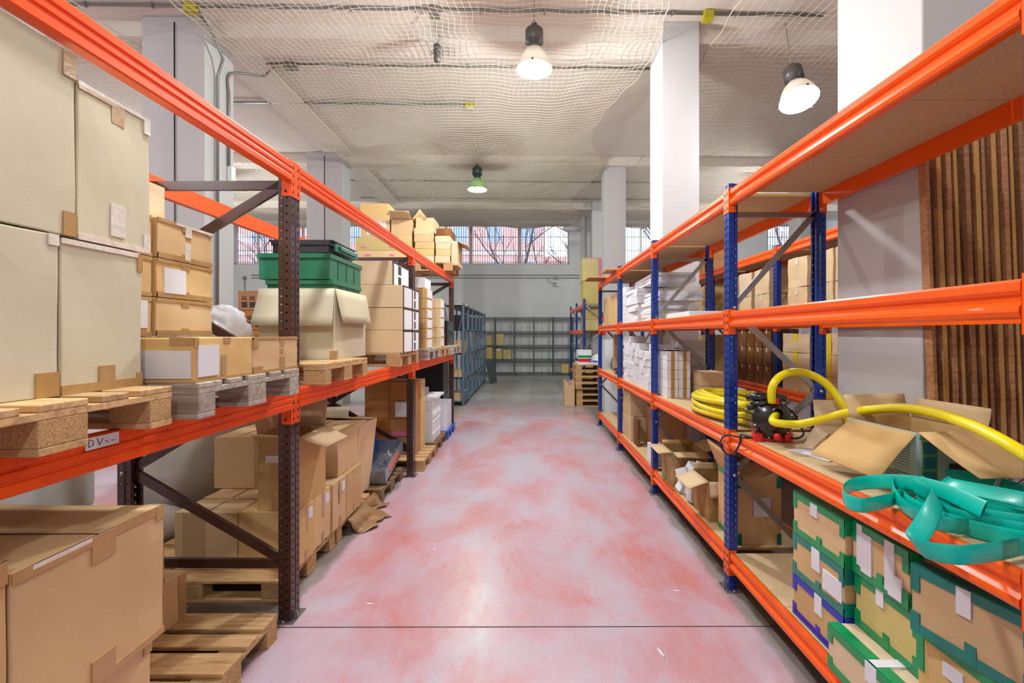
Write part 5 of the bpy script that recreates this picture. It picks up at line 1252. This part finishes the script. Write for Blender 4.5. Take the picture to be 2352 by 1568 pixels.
loopD = [(onb(2440, 1180, h_=.05), 0), (onb(2350, 1130, h_=.06), 0), (onb(2260, 1105, h_=.055), 0), (onb(2190, 1092, h_=.06), -10), (onb(2140, 1092, h_=.05), -10), (onb(2115, 1100, h_=.04), 0), (onb(2130, 1115, h_=.04), 0), (onb(2170, 1135, h_=.045), 10), (onb(2230, 1160, h_=.05), 20), (onb(2320, 1185, h_=.05), 10), (onb(2420, 1200, h_=.05), 0)]
ribbon(m, loopD, W_)
loopE = [(onb(2420, 1165, h_=.11), 30), (onb(2340, 1145, h_=.115), 40), (onb(2260, 1128, h_=.11), 45), (onb(2180, 1112, h_=.10), 45), (onb(2165, 1104, h_=.09), 40)]
ribbon(m, loopE, W_)
for q in range(3):
    cx_, cy_ = 1.62+.005*q, 1.62
    ribbon(m, [(Vector((cx_+(.20-.035*q)*math.cos(a), cy_+(.24-.045*q)*math.sin(a), zz+.031+.012*q)), 4*math.sin(a*2+q)) for a in [k_*math.pi/6+q for k_ in range(12)]], W_)
o = m.build('hose_band', 'hose_teal', root, recalc=False)
for v in o.data.vertices: v.co -= Vector(root.location)
# white sign lying behind the box
m = MB(); m.box(-.10, .10, -.002, .002, 0, .09); sg = m.build('sign_plate', 'plastic_white', loc=(2.02, 1.86, Z2+.002)); sg.rotation_euler = (.25, .2, .25); sg.location = (1.97, 1.86, 1.10)
tag(sg, 'small white plate with a black ring symbol leaning below the turned-out flap', 'sign')
m = MB(); m.lathe([(.028, 0), (.028, .0012), (.022, .0012), (.022, 0)], 24, Matrix.Translation((.045, -.0022, .045)) @ R90); m.build('ring_symbol', 'ink', sg)
text_mesh('S', .035, 'ink', sg, (.036, -.0025, .032), (math.pi/2, 0, 0)); text_mesh('US', .045, 'ink', sg, (-.07, -.0025, .032), (math.pi/2, 0, 0), 'letters')
# lettering along the hose
# ---- planks leaning against the column
for i in range(13):
    x = 2.055+.047*i + rs.uniform(-.004, .004); yb = 2.300
    th = .024 if i % 3 else .018; w_ = .045
    m = MB(); m.cur = 0; m.box(-th/2, th/2, 0, w_, 0, 2.86)
    m.cur = 1; m.box(-th/2+.0005, th/2-.0005, -.0006, .002, .001, 2.859)
    k_ = i % 4
    o = m.build('plank', ['plank_brown', 'chipboard_edge' if i % 2 else 'plank_brown'], loc=(x+.075, yb, .003))
    o.rotation_euler = (-.012+.002*(i % 3), -.028+rs.uniform(-.002, .002), 0)
    tag(o, 'brown plank standing upright against the near right column, %s from the left' % (ORD[i] if i < 12 else 'last'), 'plank', 'planks leaning against the near right column')

# ================================================================== rack behind: cartons
x0 = 3.06
def stack_b(ylist, z, n, h_, dx, mat, where, tape=None, grp=None, w=.36):
    for yi, y in enumerate(ylist):
        for i in range(n):
            P = [('tape', '-x', .42, .56, .0, 1, tape)] if tape else [('tape', '-x', .45, .58, .75, 1, 'tape_clear')]
            P += [('tape', '-y', .42, .56, .0, 1, tape)] if tape else []
            carton(x0, x0+dx, y, y+w, z+h_*i, z+h_*i+h_-.004, 'carton, %s, %s pile from near, %s layer' % (where, ORD[yi], ORD[i]), mat, patches=P, soft=2)
stack_b([3.75, 4.15, 4.55, 4.97], 1.94, 2, .34, .42, 'cardboard_light', 'eye-high nearer shelf of the rack behind')
stack_b([5.75, 6.2, 6.65], 1.94, 2, .33, .42, 'cardboard_light', 'eye-high middle shelf of the rack behind')
stack_b([7.7, 8.2, 8.7], 1.94, 2, .32, .42, 'cardboard', 'eye-high far shelf of the rack behind')
stack_b([3.75, 4.35, 4.92], 1.10, 3, .22, .45, 'cardboard_light', 'yellow-strapped, waist-high in the rack behind', 'tape_yellow', w=.52)
stack_b([5.70, 5.92, 6.14, 6.36, 6.58], 1.10, 3, .24, .35, 'cardboard_dark', 'dark and wrapped, waist-high in the rack behind', w=.20)
stack_b([7.66, 8.05, 8.44, 8.83], 1.10, 2, .32, .35, 'cardboard', 'plain, waist-high far end of the rack behind')
stack_b([3.8, 4.5, 5.8, 6.5, 7.9], .262, 1, .45, .4, 'cardboard_brown', 'big brown, lowest shelf of the rack behind', w=.5)
for i, (y, a) in enumerate(((7.6, 0), (8.1, 0))):
    for j in range(2): carton(3.1, 3.5, y, y+.44, 2.80+.2*j, 2.998+.2*j, 'brown printed carton on top of the rack behind, %s pile, %s' % (['nearer', 'farther'][i], ['lower', 'upper'][j]), 'cardboard_brown', patches=[('print', '-x', .2+.2*k_, .32+.2*k_, .5, .7, 'ink') for k_ in range(3)])
for j in range(3):
    carton(2.72, 3.08, 9.9, 10.35, 2.3+.0+.26*j, 2.556+.26*j, 'printed brown carton high above the white cartons, between the right columns, %s' % ['lowest', 'middle', 'topmost'][j], 'cardboard_brown', patches=[('print', '-y', .4+.15*k_, .5+.15*k_, .6, .75, 'ink') for k_ in range(3)])
root = rack('shelving_rack', 'single tall blue frame bay behind the far end of the right rack carrying printed cartons', 1, (2.66, 0, 0), 0, [9.7, 10.55], .5, .075, .06, 2.32, [1.1, 2.30], BEAM_R, 'paint_blue', 'paint_orange', 'galvanised', [('r', 2.2), ('f', 1.5), ('r', .8), ('f', .2)])

# ================================================================== far middle: pallet stack and surroundings
for i in range(7):
    pallet(1.17+(.0 if i > 2 else .03), 10.95-(.08 if i > 2 else 0), .001+.1455*i, 1, 'fresh', 'wooden pallet in the tall stack at the far right of the aisle, %s from below' % ORD[i])
zs = .001+.1455*7
carton(.91, 1.155, 10.98, 11.4, .002, .60, 'brown carton standing on the floor in front of the pallet stack', 'cardboard', patches=[('paper_label', '-y', .3, .8, .88, .98, 'tape_pink')])
m = MB(); m.grid([[Vector((.94+.04*i, 11.05+.05*j, .604+.02*rs.random())) for j in range(5)] for i in range(5)]); tag(m.build('plastic_bag', 'film_clear', recalc=False), 'clear plastic lying on the brown carton before the pallet stack', 'bag')
m = MB(); m.box(1.22, 2.30, 10.92, 11.55, 0, .05); tag(m.build('tray', 'plastic_white', loc=(0, 0, zs)), 'wide shallow white tray on top of the pallet stack', 'tray')
carton(1.26, 1.56, 11.1, 11.4, zs+.052, zs+.13, 'dark red crate under the green and white carton on the pallet stack', 'plastic_red', 'plastic_crate', 'crate', detail=False)
carton(1.24, 1.58, 11.08, 11.42, zs+.132, zs+.34, 'white carton with a green band on the pallet stack', 'carton_white', patches=[('tape', '-y', 0, 1, .1, .38, 'tape_green')])
m = MB(); rows = []
for i in range(9):
    ph = math.pi*i/16; rows.append([Vector((.22*math.cos(ph)*math.cos(t)*(1+.2*math.sin(4*t+i)), .18*math.cos(ph)*math.sin(t), .16*math.sin(ph)*(1+.2*math.sin(3*t)))) for t in [2*math.pi*k_/18 for k_ in range(19)]])
m.grid(rows); tag(m.build('plastic_bag', 'bag_white', loc=(1.76, 11.2, zs+.052), recalc=False), 'crumpled white plastic bag on the pallet stack', 'bag')
m = MB()
for i in range(7): m.tube([(1.60+.09*math.cos(t)+.07*i, 10.99+.05*math.sin(t), zs+.07+.02*math.sin(t*2+i)) for t in [k_*.7 for k_ in range(10)]], .008, 5)
tag(m.build('plastic_strap', 'plastic_blue'), 'tangle of blue plastic strapping at the front of the pallet stack top', 'strap')
carton(1.85, 2.2, 11.30, 11.5, zs+.052, zs+.30, 'pale carton at the back of the pallet stack top', 'cardboard_light')
m = MB(); m.bar((1.55, 12.05, zs+.38), (1.98, 12.12, zs+.37), .022, .022); m.bar((1.56, 12.02, zs+.345), (1.56, 12.09, zs+.415), .03, .04)
tag(m.build('hammer', 'plastic_red'), 'red-handled hammer above the pallet stack', 'hammer') if False else None
carton(2.05, 2.5, 12.5, 12.95, .002, 1.9, 'white upright appliance behind the end of the right rack', 'carton_white', 'white_appliance', 'appliance', detail=False) if False else None
carton(1.75, 2.3, 10.2, 10.7, .002, 1.62, 'white upright cabinet seen through the far bay of the right rack', 'plastic_white', 'white_cabinet', 'cabinet', detail=False)
# tall yellow cartons with pink tape on the short far rack
PP = lambda: [('tape', '-y', .60, .72, 0, 1, 'tape_pink'), ('tape', '-y', 0, 1, .97, 1.0, 'tape_pink')]
carton(1.62, 2.36, 13.0, 13.7, 2.62, 3.27, 'tall yellowish carton with pink tape on the short far rack, lower', 'cardboard_yellow', patches=PP())
carton(1.60, 2.36, 13.0, 13.7, 3.275, 3.93, 'tall yellowish carton with pink tape on the short far rack, upper', 'cardboard_yellow', patches=PP())
for i in range(2):
    for j in range(2): carton(1.70+.37*j, 2.06+.37*j, 13.1, 13.6, 1.87+.30*i, 2.166+.30*i, 'yellowish carton on the middle shelf of the short far rack, %s %s' % (['lower', 'upper'][i], ['aisle side', 'inner side'][j]), 'cardboard_yellow')
carton(1.66, 2.3, 13.1, 13.7, .5, 1.15, 'yellowish carton on the lowest shelf of the short far rack', 'cardboard_yellow')
# ---- boxes on the far shelving
def fx(px, Y): return (px-VX)*Y/F
def far_box(p0, p1, y0_, y1_, z, label, mat='cardboard_yellow', Y=19.36, dep=.28, nm='carton'):
    return carton(fx(p0, Y), fx(p1, Y), Y, Y+dep, z, z+(y1_-y0_)*Y/F, label, mat, nm, detail=False)
far_box(1118, 1129, 771, 790, 1.282, 'small yellow box on the back-wall shelving, second shelf from the top, left end')
far_box(1139, 1157, 764, 790, 1.282, 'larger yellow box on the back-wall shelving, second shelf from the top')
far_box(1117, 1131, 797, 824, .692, 'yellow box on the third shelf of the back-wall shelving, left end')
far_box(1139, 1153, 805, 824, .692, 'yellow box with a tin on it on the third shelf of the back-wall shelving')
o = far_box(1140, 1151, 800, 804.5, 1.046, 'flat round tin lying on a yellow box of the back-wall shelving', 'zinc', nm='tin'); o['category'] = 'tin'
far_box(1156, 1173, 813, 824, .692, 'low yellow box with two small ones on it, back-wall shelving third shelf')
far_box(1156, 1164, 802, 812, .898, 'tiny yellow box stacked left on the low yellow box, back-wall shelving')
far_box(1165, 1172, 802, 812, .898, 'tiny yellow box stacked right on the low yellow box, back-wall shelving')
far_box(1290, 1306, 833, 853, .102, 'yellow box with a white label on the lowest back-wall shelf at the right')
m = MB(); m.box(0, .02, 0, .8, 0, .78); o = m.build('metal_sheet', 'shelf_dark', loc=(-1.30, 15.9, .003)); o.rotation_euler = (0, -.2, -.25); tag(o, 'grey-green metal sheet leaning against the far left shelving', 'sheet')
# boxes on the left metal shelving
carton(-1.98, -1.56, 11.2, 11.7, 1.282, 1.60, 'brown carton on the middle shelf of the blue-grey shelving, nearest unit', 'cardboard')
carton(-1.96, -1.60, 11.2, 11.75, .692, .78, 'flat brown carton on the second-lowest shelf of the blue-grey shelving', 'cardboard_light')
carton(-1.9, -1.62, 11.25, 11.7, .782, .86, 'upper brown carton on the second-lowest shelf of the blue-grey shelving', 'cardboard')
carton(-1.95, -1.7, 11.9, 12.02, .692, .95, 'white upright carton on the second-lowest shelf of the blue-grey shelving, second unit', 'carton_white') if False else None
open_carton(-1.86, -1.62, 11.25, 11.65, .102, .30, 'open carton with green tape on the lowest shelf of the blue-grey shelving', {'+x': (.16, 60), '-x': (.1, 40)}, 'cardboard_light', patches=[('tape', '-y', 0, .3, 0, .3, 'tape_green')])
carton(-1.95, -1.6, 12.3, 12.7, 2.462, 2.55, 'flat brown carton on top of the blue-grey shelving', 'cardboard')
rb = random.Random(9); bi = 0
for u in range(5):
    y = 12.1+.93*u
    while y < 12.85+.93*u:
        t_ = rb.uniform(.05, .09); hb = rb.uniform(.28, .4)
        carton(-1.98, -1.62, y, y+t_-.004, 1.872, 1.872+hb, 'dark upright file box on the blue-grey shelving, %s from the near end' % ORD[bi], rb.choice(['plastic_dark', 'shelf_dark', 'steel_dark']), 'file_box', 'box', 'dark file boxes on the blue-grey shelving', detail=False); y += t_; bi += 1
# paper scrap on the floor
m = MB(); m.grid([[Vector((0, 0, .001)), Vector((.012, .02, .004))], [Vector((.02, -.06, .001)), Vector((.03, -.055, .006))]])
tag(m.build('paper_scrap', 'paper', loc=(.72, 2.52, .001), solid=.001), 'tiny white scrap of paper on the red floor', 'paper')
# floor scraps
for i, (x, y) in enumerate(((-1.02, 2.95), (-.75, 3.7), (1.0, 5.6), (1.02, 3.1))):
    m = MB(); m.box(-.02, .02, -.006, .006, 0, .003); tag(m.build('paper_scrap', 'paper', loc=(x, y, .001), rotz=i), 'thin white sliver of paper on the red floor, %s' % ['by the first brown post', 'a step beyond the first brown post', 'near the second blue post', 'by the first blue post'][i], 'paper')
# unused pallet prototypes are all placed; check the labels
_seen = {}
for o in S.objects:
    if o.parent is None and o.get('label'): _seen.setdefault(o['label'], []).append(o)
for l_, os_ in _seen.items():
    if len(os_) > 1 and not os_[0].get('group'): print('DUPLICATE LABEL', l_)
print('OBJECTS', len(S.objects))
